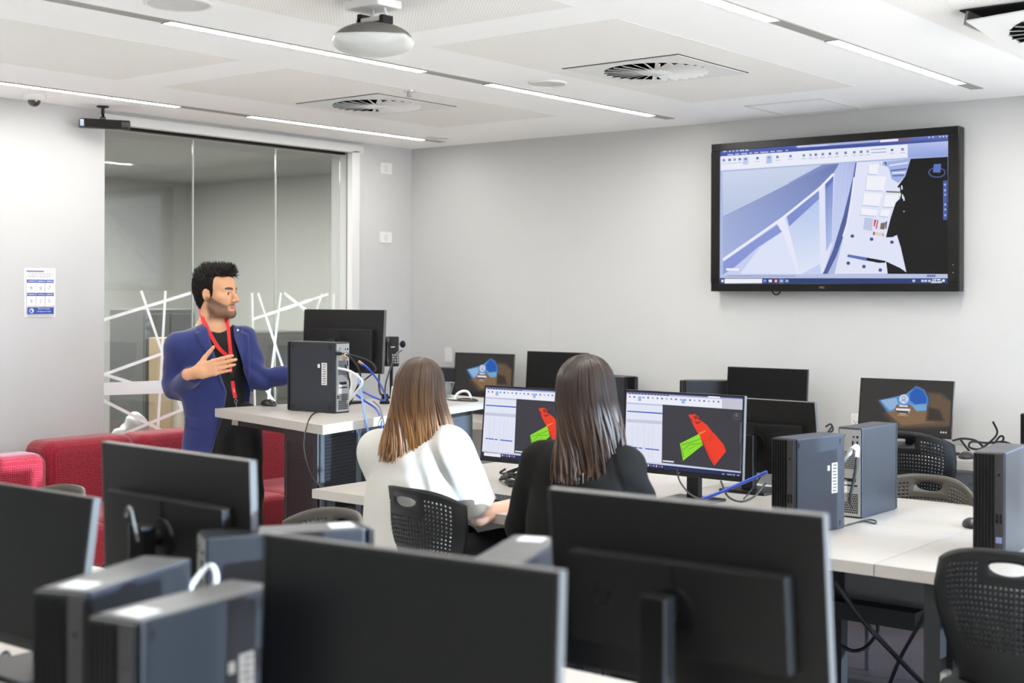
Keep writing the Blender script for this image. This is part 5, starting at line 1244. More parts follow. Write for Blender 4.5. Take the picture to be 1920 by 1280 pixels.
def eyes(parent, T, look=0.0):
    t, R, sc = T
    for x in (-1, 1):
        a = MB(); c = np.array((x*.032, -.0738, -.001)); V = []; Fc = []
        n, m = 20, 14; C = []
        for jj in range(m+1):
            th = pi*jj/m
            for i in range(n):
                ph = 2*pi*i/n
                d = np.array((sin(th)*cos(ph), -cos(th), sin(th)*sin(ph)))
                q = rotz(look) @ d; p = c+q*.0125
                V.append(np.array(t)+np.array(R) @ (p*sc)); ang = th
                C.append((.01, .01, .01, 1) if ang < .26 else (.035, .018, .01, 1) if ang < .72 else (.5, .47, .45, 1))
        for jj in range(m):
            for i in range(n): Fc.append((jj*n+i, (jj+1)*n+i, (jj+1)*n+(i+1) % n, jj*n+(i+1) % n))
        a.add(V, Fc); a.c = C; a.build('eye', EYE, parent, smooth=True)
def hand_prims(s, T, curl=(0.15, 0.2, 0.3, 0.4), thumb_up=True, spread=0.0):
    """wrist at origin, fingers along +X, thumb side +Z, palm towards +Y"""
    s.box((.048, .004, .0), (.088, .026, .076), .012, 0.015, T=T)
    s.cap((-.05, 0, 0), (.015, 0, 0), .026, .025, 0.02, T=T, q=(1, .8, 1.05))
    zs = (.030, .010, -.010, -.029); ln = ((.042, .026, .022), (.046, .029, .023), (.042, .027, .022), (.033, .021, .02)); rr = (.0100, .0102, .0097, .0086)
    for i in range(4):
        p = np.array((.088-.004*abs(i-1), 0.002, zs[i])); a = curl[i]; an = a*.6; fz = (1.5-i)*spread
        s.ell(p, (.011, .0105, .0105), 0.008, T=T)
        for k, L in enumerate(ln[i]):
            d = np.array((cos(an)*cos(fz), sin(an), sin(fz)*cos(an))); q = p+d*L
            r0 = rr[i]*(1-.09*k); s.cap(p, q, r0, r0*.92, 0.004, T=T); p = q; an += a
    # thumb from the side of the palm
    if thumb_up: P = [(.016, .006, .026), (.046, .012, .055), (.074, .012, .075), (.098, .010, .092)]
    else: P = [(.018, .008, .026), (.045, .018, .048), (.072, .022, .056), (.094, .022, .058)]
    for k in range(3): s.cap(P[k], P[k+1], (.0145, .0115, .0098)[k], (.0118, .0100, .0085)[k], 0.012 if k == 0 else .005, T=T)
def frame(x, z):
    """rotation whose columns map local X to x and local Z near z"""
    x = np.array(x, float); x /= np.linalg.norm(x); z = np.array(z, float); z -= x*(z @ x); z /= np.linalg.norm(z); y = np.cross(z, x)
    return np.stack([x, y, z], 1)
def halfspace(c, n, rad):
    c = np.array(c, float); n = np.array(n, float)/np.linalg.norm(n)
    return lambda P: np.maximum(-((P-c) @ n), np.linalg.norm(P-c, axis=1)-rad)
def shoe(parent, c, yaw, mt):
    s = Sdf(); T = (c, rotz(yaw), 1.0)
    s.ell((0, -.03, .03), (.048, .13, .045), 0, T=T); s.cap((0, .06, .04), (0, .06, .10), .045, .045, .03, T=T); s.fn(lambda P: P[:, 2]-.002, .004, '-')
    o = sdf_obj('shoe', s, (c[0]-.25, c[1]-.25, -.03), (c[0]+.25, c[1]+.25, .2), 0.012, mt, parent); return o
SHOE = mat('shoe_black', rgb(20, 18, 17), 0.35)
# ---------------------------------------------------------------- the standing man
mo = atd(408, 551, 7.0)
MAN = thing('person', 'man in a blue blazer with a red lanyard standing and gesturing at the tall desk', 'person', (mo.x, mo.y, 0), YAW)
k7 = 7.0/F_PX
def mp(px, py, y=0.0):
    k = (7.0+y)/F_PX; return np.array(((px-960)*k-(408-960)*k7, y, 1.54-(py-551.4)*k))
HT = (np.array((0.002, 0.0, 1.545)), rotz(radians(68)), 1.03)
L_ = np.array((.89, .45, 0)); Ff = np.array((.45, -.89, 0))
NB = np.array((-.025, .015, 1.38))
SR, SL = np.array((-.185, -.075, 1.275)), np.array((.118, .085, 1.312))
ER = np.array((-.214, -.01, 1.055)); WR = mp(371, 697, -.245)
EL = np.array((.222, -.02, 1.105)); WL = np.array((.43, -.06, 1.135))
s = Sdf(); head_prims(s, HT)
s.cap((0.0, .02, 1.46), NB+(0, 0, -.02), .056, .062, .03)
s.cap((-.02, .01, 1.33), (-.02, .01, 1.0), .085, .085, .05); s.cap(NB-(0, 0, .03), SR, .05, .048, .04); s.cap(NB-(0, 0, .03), SL, .05, .048, .04)
s.cap(SR, ER, .045, .038, .02); s.cap(ER, WR, .036, .027, .02); s.cap(SL, EL, .045, .038, .02); s.cap(EL, WL, .036, .027, .02)
s.cap((-.02, .01, 1.0), (.05, .02, .9), .09, .1, .05); s.cap((0.0, -.01, .9), (.02, -.02, .5), .075, .055, .03); s.cap((0.02, -.02, .5), (.02, .02, .09), .05, .035, .02)
s.cap((.12, .05, .9), (.15, .03, .5), .075, .055, .03); s.cap((.15, .03, .5), (.155, .06, .09), .05, .035, .02)
dirR = mp(450, 676, -.265)-WR
HR = (WR+np.array((0, 0, .0)), frame(dirR, (0.12, 0, 1)), 1.08); hand_prims(s, HR, (.14, .20, .24, .34), True, .012)
HL_ = (WL, frame((.9, -.1, -.25), (-.2, -.5, .9)), 1.0); hand_prims(s, HL_, (.3, .35, .4, .45), False, .03)
SK = np.array([lin(206), lin(154), lin(118)]); 
def mancol(P):
    C = np.tile(SK, (len(P), 1)); H = to_head(P, HT); x, y, z = H[:, 0], H[:, 1], H[:, 2]
    ax = np.abs(x)
    jaw = (z < -.035-.22*np.clip(y+.06, -.1, .1)*0) & (z > -.135) & (y < .03) & (y > -.13)
    zl = -.012-.55*np.clip(.0-y, 0, .075)            # beard line falls from the sideburn to the mouth corner
    f = np.clip((zl-z)/.012, 0, 1)*np.clip((.026-y)/.02, 0, 1)*np.clip((z+.150)/.03, 0, 1)
    cheek = np.clip((ax-.021)/.010, 0, 1); mous = np.clip((z+.067)/.004, 0, 1)*np.clip((-.050-z)/.004, 0, 1)*np.clip((.030-ax)/.006, 0, 1)*(y < -.07)
    chin = np.clip((-.084-z)/.006, 0, 1)*np.clip((z+.15)/.03, 0, 1)*(y < .0)
    goat = np.clip((.010-ax)/.004, 0, 1)*(z < -.083)*(y < -.06)
    st = np.maximum(np.maximum(f*cheek, chin*.95), np.maximum(mous, goat))*.76
    st *= (P[:, 2] > 1.36)
    C = C*(1-st[:, None])+np.array([lin(58), lin(42), lin(34)])*st[:, None]
    bc = .0215+.14*np.clip(ax-.014, 0, .02)-.10*np.clip(ax-.036, 0, 1)
    bw = .0062-.10*np.clip(ax-.034, 0, 1)
    bf = np.clip((bw-np.abs(z-bc))/.003+.4, 0, 1)*np.clip((ax-.010)/.004, 0, 1)*np.clip((.056-ax)/.004, 0, 1)*(y < -.045)
    C = C*(1-bf[:, None])+np.array([lin(26), lin(19), lin(16)])*bf[:, None]
    lip = (((z+.0720)/.0115)**2+(ax/.023)**2 < 1)*(y < -.078)
    C[lip > 0] = [lin(178), lin(104), lin(92)]
    return C
sdf_obj('body', s, (-.42, -.5, -.02), (.72, .35, 1.74), 0.0042, SKIN, MAN, mancol)
eyes(MAN, HT, radians(6))
# hair
s = Sdf(); s.ell((0, .022, .036), (.080, .101, .093), 0, T=HT)
s.cap((-.025, -.060, .108), (-.015, .05, .104), .026, .030, .03, T=HT); s.cap((.028, -.058, .106), (.028, .05, .100), .025, .030, .03, T=HT); s.ell((.002, -.056, .110), (.048, .026, .024), .02, T=HT)
s.ell((0, .085, .04), (.066, .05, .075), .03, T=HT); s.ell((0, .07, -.03), (.055, .045, .055), .03, T=HT)
s.box((0, -.145, .0), (.3, .25, .165), .004, .008, '-', T=HT); s.box((0, -.11, -.13), (.3, .265, .19), .004, .006, '-', T=HT); s.box((0, .1, -.18), (.3, .4, .19), .004, .02, '-', T=HT)
for x in (-1, 1): s.ell((x*.082, .014, -.012), (.022, .025, .036), .006, '-', T=HT)
s.noise = wob(0.0009, 200, 190, 150)
HB = np.array([lin(27), lin(22), lin(20)])
hu = sdf_obj('hair', s, (-.16, -.16, 1.42), (.16, .16, 1.74), 0.0042, mat('short_hair_base', rgb(24, 20, 18), 0.85, spec=.1), MAN, lambda P: np.tile(HB, (len(P), 1)))
_v = np.empty(len(hu.data.vertices)*3, np.float32); hu.data.vertices.foreach_get('co', _v); _v = _v.reshape(-1, 3)
_nn = np.empty(len(hu.data.vertices)*3, np.float32); hu.data.vertices.foreach_get('normal', _nn); _nn = _nn.reshape(-1, 3)
_h = to_head(_v, HT); _hn = _nn @ HT[1]
a = MB(); a.c = []; rnd = random.Random(5); pick = [i for i in range(len(_v)) if _hn[i] @ np.array((_h[i][0], _h[i][1]-.02, _h[i][2]-.03)) > 0 and _h[i][2] > -.09 and _h[i][1] > -.1]
for q in range(2600):
    i = rnd.choice(pick); p = _h[i]; nrm = _hn[i]; top = min(1, max(0, (p[2]-.065)/.03))
    flow = np.array((.05, .22, .50))*top+np.array((0, .55, -.75))*(1-top); flow = flow-nrm*(flow @ nrm)*.6
    L = (.019+.014*rnd.random())*(.45+.55*top); lift = .10+.22*top*rnd.random()
    j = np.array([rnd.gauss(0, .13) for _ in range(3)]); d = flow+nrm*lift+j*(.35+.65*top); d = d/np.linalg.norm(d)
    d2 = d+flow*.7-nrm*.35*(1-top*.6); d2 = d2/np.linalg.norm(d2)
    P0 = p-nrm*.002; pts = [P0, P0+d*L*.5, P0+d*L*.5+d2*L*.5]
    pts = [HT[0]+HT[1] @ (x*HT[2]) for x in pts]
    a.tube(pts, .0019, 4, radii=[.0021, .0018, .0005]); c = .75+.6*rnd.random(); a.c += [(HB[0]*c, HB[1]*c, HB[2]*c, 1)]*12
a.build('hair_strands', HAIR, hu, smooth=True)
# shirt, trousers
TEE_B = mat('black_tshirt', rgb(17, 17, 18), 0.85, bump=(500, .2)); TRS = mat('black_trousers', rgb(15, 15, 17), 0.8, bump=(400, .2))
def rotcol(q): return q
TQ = ((0, 0, 0), np.stack([L_, -Ff, np.array((0, 0, 1.))], 1), 1.0)     # torso frame: x lateral, -y forward
s = Sdf(); s.cap((-.02, 0.0, 1.27), (.0, 0, 1.0), .108, .096, .04, T=TQ, q=(1.42, 1, 1)); s.cap((.0, 0, 1.0), (.03, 0, .84), .096, .105, .04, T=TQ, q=(1.4, 1, 1))
s.cap(NB-(0, 0, .04), SR, .06, .055, .04); s.cap(NB-(0, 0, .04), SL, .06, .055, .04); s.cap(NB-(0, 0, .05), NB+(0, 0, .0), .075, .066, .03)
s.cap(NB+Ff*.05+(0, 0, .0), NB+Ff*.012+(0, 0, .15), .050, .06, .008, '-'); s.noise = wob(.0022, 24, 20, 30)
sdf_obj('shirt', s, (-.35, -.3, .7), (.35, .3, 1.5), 0.008, TEE_B, MAN)
s = Sdf(); s.cap((.02, .01, .93), (.06, .02, .88), .10, .105, .04, T=None, q=(1.35, 1, 1)); s.cap((0.0, -.01, .88), (.02, -.02, .5), .098, .078, .03); s.cap((.02, -.02, .5), (.02, .02, .07), .078, .068, .02)
s.cap((.125, .05, .88), (.155, .03, .5), .098, .078, .03); s.cap((.155, .03, .5), (.16, .06, .07), .078, .068, .02); s.noise = wob(.004, 30, 26, 22)
sdf_obj('trousers', s, (-.25, -.3, -.02), (.4, .3, 1.08), 0.010, TRS, MAN)
shoe(MAN, (.02, -.02, 0), radians(25), SHOE); shoe(MAN, (.16, .03, 0), radians(35), SHOE)
# blazer
BLAZ = mat('blue_blazer', rgb(39, 48, 102), 0.75, spec=0.25, sheen=0.25, noise=(500, .12), bump=(700, .25))
s = Sdf()
s.cap(SR, ER, .066, .059, .035); s.cap(ER, WR-(WR-ER)*.02, .057, .045, .025)
s.cap(SL, EL, .062, .054, .03); s.cap(EL, WL, .053, .043, .025)
s.fn(halfspace(WR-(WR-ER)*.10, WR-ER, .085), .003, '-'); s.fn(halfspace(WL-(WL-EL)*.03, WL-EL, .085), .003, '-')
s.cap((-.02, 0.005, 1.26), (-.005, 0, 1.02), .125, .115, .02, T=TQ, q=(1.42, 1, 1)); s.cap((-.005, 0, 1.02), (.02, 0, .72), .115, .138, .05, T=TQ, q=(1.38, 1, 1))
s.cap(NB-(0, 0, .045), SR+(0.01, .0, .0), .066, .066, .04); s.cap(NB-(0, 0, .045), SL-(0.01, .0, .0), .064, .061, .04)
s.cap(NB+(0, .02, -.02), NB+(0.0, .022, .045), .075, .069, .03)                       # stand collar
s.cap(NB+Ff*.035+(0, 0, -.05), NB+(0, 0, .2), .056, .068, .008, '-')                  # neck opening
s.fn(halfspace((0, 0, .735), (0, 0, -1), .6), .004, '-')
def inpoly(X, Z, poly):
    r = np.zeros(len(X), bool); n = len(poly); dmin = np.full(len(X), 9.)
    for i in range(n):
        (x0, z0), (x1, z1) = poly[i], poly[(i+1) % n]
        c = ((z0 > Z) != (z1 > Z)); t = (Z-z0)/((z1-z0) if abs(z1-z0) > 1e-9 else 1e-9)
        r ^= c & (X < x0+t*(x1-x0))
        d = np.array((x1-x0, z1-z0)); pp = np.stack([X-x0, Z-z0], 1); h = np.clip(pp @ d/(d @ d), 0, 1); dmin = np.minimum(dmin, np.linalg.norm(pp-h[:, None]*d, axis=1))
    return np.where(r, -dmin, dmin)
def px2s(px, py): p = mp(px, py, -.11); return (p[0], p[2])
OPEN = [px2s(*q) for q in ((382, 570), (388, 612), (397, 645), (409, 690), (423.5, 733), (417, 783), (398, 848), (392, 880), (500, 880), (497, 848), (481, 791), (470, 747), (452, 690), (441, 650), (431, 620), (424, 590), (424, 570))]
s.fn(lambda P: np.maximum(inpoly(P[:, 0], P[:, 2], OPEN), (P @ Ff*-1)+.012), .003, '-')
LAP1 = [px2s(*q) for q in ((376, 588), (364, 611), (375, 621), (367, 624), (389, 660), (408, 702), (424, 738), (409, 690), (397, 645), (388, 612))]
LAP2 = [px2s(*q) for q in ((424, 596), (446, 606), (444, 622), (457, 628), (464, 680), (470, 747), (452, 690), (441, 650), (431, 620))]
FLAP = [px2s(*q) for q in ((343, 783), (377, 789), (375, 805), (342, 798))]
_w = wob(.0046, 30, 26, 24)
def bl_noise(P):
    d = _w(P); fr = np.clip((P @ Ff)/.03, 0, 1)
    for poly, h in ((LAP1, .0105), (LAP2, .0105), (FLAP, .006)):
        d = d-h*np.clip(-inpoly(P[:, 0], P[:, 2], poly)/.002+.4, 0, 1)*fr
    for E_ in (ER, EL):
        r = np.linalg.norm(P-E_, axis=1); d = d+.0065*np.sin((P-E_) @ np.array((60., 25., 75.)))*np.exp(-(r/.09)**2)
    return d
s.noise = bl_noise
sdf_obj('blazer', s, (-.36, -.36, .70), (.55, .36, 1.5), 0.0048, BLAZ, MAN)
BTN = mat('button_dark', rgb(26, 28, 44), 0.35)
def stick(px, py, r, mt, name, y=-.128, sc=(1, .4, 1)):
    p = mp(px, py, y); a = MB(); a.sphere((0, 0, 0), r, 12, 8, sc); o = a.build(name, mt, MAN, smooth=True); o.location = p; return o
stick(417, 743, .0085, BTN, 'button', -.118); stick(411.5, 789, .0085, BTN, 'button', -.13)
stick(446.5, 618.6, .006, mat('pin_silver', rgb(205, 205, 200), 0.3, metal=.6), 'lapel_pin', -.105)
for i in range(3): stick(352+i*2.4, 719-i*.6, .0045, BTN, 'cuff_button', -.215)
# lanyard
RED = mat('red_lanyard', rgb(214, 30, 34), 0.6)
def ribbon(pts, w, name, mt, yoff=0.0):
    a = MB(); P = [Vector(p) for p in catmull(pts, 6)]
    for i in range(len(P)-1):
        d = (P[i+1]-P[i]).normalized(); n = Vector((d.z, 0, -d.x)).normalized()*w/2
        if i == 0: n0 = n
        a.quad(P[i]-n0, P[i]+n0, P[i+1]+n, P[i+1]-n); n0 = n
    o = a.build(name, mt, MAN); q = o.modifiers.new('S', 'SOLIDIFY'); q.thickness = .0015; return o
ribbon([mp(374, 579, .05), mp(377, 585, .0), mp(384, 606, -.075), mp(396, 628, -.115), mp(411, 652, -.132), mp(428, 668, -.128)], .019, 'lanyard_strap', RED)
ribbon([mp(420, 590, .03), mp(423, 596, -.02), mp(428, 612, -.08), mp(431, 640, -.112), mp(434, 665, -.122)], .017, 'lanyard_strap', RED)
ribbon([mp(432, 652, -.124), mp(432.5, 672, -.126), mp(434, 698, -.13)], .015, 'lanyard_strap', RED)
a = MB(); a.box((0, 0, 0), (.016, .006, .02), ch=.002); o = a.build('buckle', BLACK, MAN); o.location = mp(435.5, 704, -.132)
ribbon([mp(437, 714, -.134), mp(439, 730, -.135), mp(442.5, 746, -.135)], .018, 'lanyard_strap', RED)
_a = MB(); p = mp(440, 731, -.137)
text('strap_print', 'RMIT', .009, mat('print_pale', rgb(240, 225, 220), .6), Matrix.Translation(p) @ Matrix.Rotation(radians(-98), 4, 'Y') @ Matrix.Rotation(radians(90), 4, 'X'), MAN)
a = MB(); a.tube(catmull([mp(442.5, 747, -.136), mp(445.5, 751, -.136), mp(444, 757, -.137), mp(441, 752, -.136), mp(442.5, 747, -.136)]), .0012, 6); a.cyl(mp(444, 756, -.137), mp(445, 783, -.138), .0018, n=6); a.build('clip', CHROME, MAN, smooth=True)
a = MB(); a.box((0, 0, 0), (.058, .002, .040), ch=0); o = a.build('badge_card', mat('badge_grey', rgb(140, 136, 132), .4), MAN); o.location = mp(447, 790, -.14); o.rotation_euler = (0, radians(8), 0)
# ---------------------------------------------------------------- long hair as strands
def long_hair(parent, T, tips, n, cols, seed, part=0.0, z_end=(-.33, -.28), jitter=.012, arange=(-150, 150), thick=.006, wave=.0):
    """T head transform; azimuth 0 = back of the head; tips(az) -> offset (x, y) of the lock end in head units"""
    rnd = random.Random(seed); t, R, sc = T; R = np.array(R); t = np.array(t)
    a = MB(); a.c = []; NS = 6
    for i in range(n):
        az = radians(rnd.uniform(*arange)); f = rnd.random()
        start = rnd.uniform(.04, .55)
        lay = rnd.uniform(.0, 1.0); ex = 1.035+.085*lay
        pts = []; side = 1 if sin(az) >= 0 else -1
        c = np.array((0, .02, .038)); rad = np.array((.080, .101, .094))*ex
        for k in range(7):
            ph = start+(pi/2-start)*k/6
            pts.append(c+rad*np.array((sin(ph)*sin(az), sin(ph)*cos(az), cos(ph))))
        e = pts[-1]; tx, ty = tips(degrees(az), lay); ze = rnd.uniform(*z_end)
        p1 = np.array((tx+rnd.gauss(0, jitter), ty+rnd.gauss(0, jitter*.7), ze))
        for k in range(1, 8):
            q = k/7; w = q*q*(3-2*q); m = e*(1-w)+p1*w; m[2] = e[2]*(1-q)+p1[2]*q
            b = sin(q*pi)*.012*(1-q); m[0] += b*sin(az); m[1] += b*cos(az)
            if wave: m[0] += wave*sin(q*5+i)*q; m[1] += wave*.6*cos(q*4+i*1.7)*q
            pts.append(m)
        pts = [t+R @ (p*sc) for p in pts]
        r0 = thick*rnd.uniform(.7, 1.25)*sc; N_ = len(pts)
        radii = [r0*min(1, .5+kk*.25)*(1 if kk < N_-4 else (1-(kk-N_+4)/4.6)) for kk in range(N_)]
        v0 = len(a.v); a.tube(pts, r0, NS, radii=radii, flat=.7)
        base = rnd.random()
        for kk in range(N_):
            c_ = cols(kk/(N_-1), base, az); a.c += [(*c_, 1)]*NS
    o = a.build('hair', HAIR, parent, smooth=True); return o
def hair_cap(s, T, ex=1.03):
    s.ell((0, .02, .038), (.080*ex, .101*ex, .094*ex), 0, T=T)
def mix3(a, b, f): return tuple(lin(a[i]+(b[i]-a[i])*f) for i in range(3))
# ---------------------------------------------------------------- seated woman builder
def woman(label, origin, m, hd, hz, headyaw, tilt, sh_L, sh_R, el_R, wr_R, el_L, wr_L, hips, skin, top_mat, top_kind):
    W = thing('person', label, 'person', (origin[0], origin[1], 0), YAW)
    ct, st_ = cos(tilt), sin(tilt)
    Rt = np.array([[ct, 0, st_], [0, 1, 0], [-st_, 0, ct]])
    T = (np.array(hd), Rt @ rotz(headyaw), 0.94)
    nb = (np.array(sh_L)+np.array(sh_R))/2+np.array((0, .0, .045))
    s = Sdf(); head_prims(s, T, male=False)
    hn = np.array(hd)+T[1] @ np.array((0, .04, -.15))
    s.cap(hn, nb, .048, .055, .03); s.cap(nb-(0, 0, .07), np.array(hips)+(0, 0, .1), .085, .10, .04); s.cap(nb-(0, 0, .03), sh_L, .045, .045, .03); s.cap(nb-(0, 0, .03), sh_R, .045, .045, .03)
    for shd, e, w in ((sh_R, el_R, wr_R), (sh_L, el_L, wr_L)):
        s.cap(shd, e, .043, .037, .02); s.cap(e, w, .037, .025, .02)
    fw = np.array((sin(YAW), cos(YAW), 0)); rt = np.array((cos(YAW), -sin(YAW), 0))
    hp = np.array(hips)
    legs = []
    for q in (-1, 1):
        a0 = hp+rt*q*.09+fw*.02; kn = hp+rt*q*.11+fw*.42+(0, 0, .0); an = kn+fw*.02+(0, 0, -kn[2]+.09); legs.append((a0, kn, an))
        s.cap(a0, kn, .07, .055, .03); s.cap(kn, an, .05, .035, .02)
    s.cap(hp-rt*.07, hp+rt*.07, .1, .1, .05)
    dR = np.array(wr_R)-np.array(el_R); dL = np.array(wr_L)-np.array(el_L)
    hand_prims(s, (np.array(wr_R), frame(dR*np.array((1, 1, .15))+fw*.06, -rt+np.array((0, 0, .15))), .92), (.2, .25, .3, .3), False, .04)
    fl = frame(dL*np.array((1, 1, .15))+fw*.06, rt+np.array((0, 0, .15))); 
    hand_prims(s, (np.array(wr_L), np.stack([fl[:, 0], -fl[:, 1], fl[:, 2]], 1), .92), (.2, .25, .3, .3), False, .04)
    SKc = np.array([lin(v) for v in skin])
    def col(P):
        C = np.tile(SKc, (len(P), 1)); H = to_head(P, T); x, y, z = H[:, 0], H[:, 1], H[:, 2]; ax = np.abs(x)
        C[((((z+.072)/.0115)**2+(ax/.021)**2 < 1) & (y < -.078))] = [lin(190), lin(100), lin(98)]
        C[((np.abs(z-.0225-.1*(ax-.03)*(ax < .034)) < .0032) & (ax > .014) & (ax < .05) & (y < -.05))] = [lin(60), lin(42), lin(34)]
        return C
    lo = np.minimum.reduce([np.array(sh_L), np.array(wr_L), np.array(wr_R), hp, legs[0][1], legs[1][2]])-.25; hi = np.maximum.reduce([np.array(sh_R), np.array(wr_R), np.array(wr_L), np.array(hd)+(0, 0, .1), legs[0][1], legs[1][1]])+.25
    lo[2] = 0
    sdf_obj('body', s, lo, hi, .0052, SKIN, W, col); eyes(W, T)
    s = Sdf()
    for a0, kn, an in legs: s.cap(a0, kn, .09, .075, .03); s.cap(kn, an-(0, 0, .02), .074, .06, .02)
    s.cap(hp-rt*.075, hp+rt*.075, .118, .118, .05); s.noise = wob(.004, 28, 30, 26)
    sdf_obj('trousers', s, lo, hi, .011, TRS, W)
    for a0, kn, an in legs: shoe(W, (an[0]+fw[0]*.03, an[1]+fw[1]*.03, 0), pi-YAW, SHOE)
    # top
    s = Sdf(); LQ = ((0, 0, 0), np.stack([rt, fw, np.array((0, 0, 1.))], 1), 1.0)
    inv = np.array(LQ[1]).T
    up = inv @ (nb-(0, 0, .10)); dn = inv @ (hp+np.array((0, 0, .06)))
    if top_kind == 'tee':
        s.cap(up, (up+dn)/2, .130, .138, .05, T=LQ, q=(1.32, 1, 1)); s.cap((up+dn)/2, dn, .138, .150, .05, T=LQ, q=(1.32, 1, 1))
        s.cap(nb-(0, 0, .04), sh_L, .068, .072, .05); s.cap(nb-(0, 0, .04), sh_R, .068, .072, .05); s.cap(nb-(0, 0, .05), nb-(0, 0, .005), .08, .064, .04)
        for shd, e in ((sh_R, el_R), (sh_L, el_L)):
            shd = np.array(shd); e = np.array(e); d = e-shd; e2 = shd+d*.96; s.cap(shd, e2, .074, .083, .045)
            s.fn(halfspace(shd+d*.90, d+np.array((0.03, 0, 0)), .115), .004, '-')
        _n = wob(.0065, 26, 22, 17, .7)
        def nz(P):
            d = _n(P); f = np.array(sh_R)-np.array((.03, .05, .12)); r = np.linalg.norm((P-f)*np.array((1, .6, .8)), axis=1)
            d = d+.006*np.sin((P-f) @ np.array((75., -30., 28.)))*np.exp(-(r/.12)**2); return d
        s.noise = nz
        sdf_obj('shirt', s, lo, hi, .0085, top_mat, W)
    else:
        s.cap(up, (up+dn)/2, .135, .135, .05, T=LQ, q=(1.36, 1, 1)); s.cap((up+dn)/2, dn, .135, .150, .05, T=LQ, q=(1.34, 1, 1))
        s.cap(nb-(0, 0, .035), np.array(sh_L), .066, .070, .045); s.cap(nb-(0, 0, .035), np.array(sh_R), .066, .070, .045); s.cap(nb-(0, 0, .04), nb+(0, 0, .03), .085, .066, .035)
        for shd, e, w in ((sh_R, el_R, wr_R), (sh_L, el_L, wr_L)):
            s.cap(shd, e, .072, .064, .02); s.cap(e, w, .062, .046, .025); d = np.array(w)-np.array(e); s.fn(halfspace(np.array(w)-d*.08, d, .08), .003, '-')
        _n = wob(.003, 24, 22, 18, .2)
        def nz(P):
            d = _n(P)
            for c_ in (np.array(sh_R)*.45+np.array(el_R)*.55,):
                r = np.linalg.norm(P-c_, axis=1); d = d+.006*np.sin((P-c_) @ np.array((45., 10., 70.)))*np.exp(-(r/.13)**2)
            r = np.abs((P-np.array(sh_R)) @ np.array((.93, -.2, .3))+.012); d = d+.005*np.exp(-(r/.006)**2)*(P[:, 2] > np.array(sh_R)[2]-.13)
            return d
        s.noise = nz
        sdf_obj('jacket', s, lo, hi, .0075, top_mat, W)
    return W, T
# woman in the white shirt
D1 = 5.02; k1 = D1/F_PX; o1 = atd(788, 690, D1)
def w1(px, py, y=0.0): k = (D1+y)/F_PX; return np.array(((px-960)*k-(788-960)*k1, y, 1.54-(py-552.7)*k))
TEE_W = mat('white_tshirt', rgb(190, 187, 181), 0.85, spec=.2, bump=(600, .2))
PLAIN = (214, 172, 150)
W1, T1 = woman('woman with long brown hair in a white shirt, seen from behind at the desk', o1, None, w1(790, 738, .0), 0, pi-YAW+R_(12), R_(6),
    w1(712, 846, .08), w1(846, 842, -.07), w1(902, 966, .02), w1(985, 941, .20), w1(750, 968, .24), w1(815, 936, .42), w1(766, 1052, .0), PLAIN, TEE_W, 'tee')
def tips1(az, lay):
    # az: -90 = her left (picture left is +x negative); tips sweep towards picture left
    x = -.030+.062*sin(radians(az))*-1.0; y = .050+.030*cos(radians(az))
    return (x, y)
def cols1(q, b, az):
    f = min(1, max(0, (q-.42)/.45))*(.35+.65*b); base = mix3((60, 46, 36), (86, 66, 50), b); tip = mix3((112, 76, 44), (165, 114, 64), b)
    return tuple(base[i]*(1-f)+tip[i]*f for i in range(3))
def head_local(T, w):    # world-ish local point -> head units
    return (np.array(T[1]).T @ (np.array(w)-np.array(T[0])))/T[2]
tA = head_local(T1, w1(716, 850, -.09)); tB = head_local(T1, w1(812, 850, -.10)); tC = head_local(T1, w1(855, 822, -.02)); tD = head_local(T1, w1(742, 830, .04))
def tips1(az, lay):
    # azimuth measured from the back; positive = head +x
    pr = head_local(T1, w1(900, 740, 0)); sgn = 1 if pr[0] > 0 else -1
    u = az*sgn/100.0     # -1 .. 1 from picture left to right
    if u > .72: f = min(1, (u-.72)/.35); p = tC*(.6+.4*f)+tB*(.4-.4*f)
    else:
        f = min(1, max(0, (u+1.0)/1.7)); p = tA*(1-f)+tB*f
        if u < -1.0: p = tD
    return p[0], p[1]
s = Sdf(); hair_cap(s, T1, 1.02); s.box((0, -.14, -.03), (.3, .2, .2), .02, .02, '-', T=T1)
sdf_obj('hair_under_layer', s, T1[0]-.2, T1[0]+.2, .007, HAIR, W1, lambda P: np.tile(np.array(mix3((70, 55, 44), (70, 55, 44), 0)), (len(P), 1)))
long_hair(W1, T1, tips1, 1300, cols1, 21, z_end=(-.272, -.225), jitter=.011, arange=(-128, 128), thick=.0044, wave=.0025)
# woman in the dark jacket
D2 = 4.36; k2 = D2/F_PX; o2 = atd(1105, 690, D2)
def w2(px, py, y=0.0): k = (D2+y)/F_PX; return np.array(((px-960)*k-(1105-960)*k2, y, 1.54-(py-553.8)*k))
JACK = mat('black_jacket', rgb(19, 18, 17), 0.85, spec=.15, bump=(600, .2))
W2, T2 = woman('woman with dark brown hair in a black jacket, seen from behind at the desk', o2, None, w2(1106, 742, 0), 0, pi-YAW-R_(2), R_(-2),
    w2(1018, 868, .09), w2(1170, 880, -.06), w2(1206, 985, .02), w2(1185, 962, .26), w2(985, 985, .22), w2(1040, 955, .44), w2(1092, 1105, .0), (210, 168, 145), JACK, 'jacket')
uA = head_local(T2, w2(1046, 856, -.10)); uB = head_local(T2, w2(1118, 850, -.12)); uC = head_local(T2, w2(1160, 838, -.05)); uD = head_local(T2, w2(1050, 835, .05))
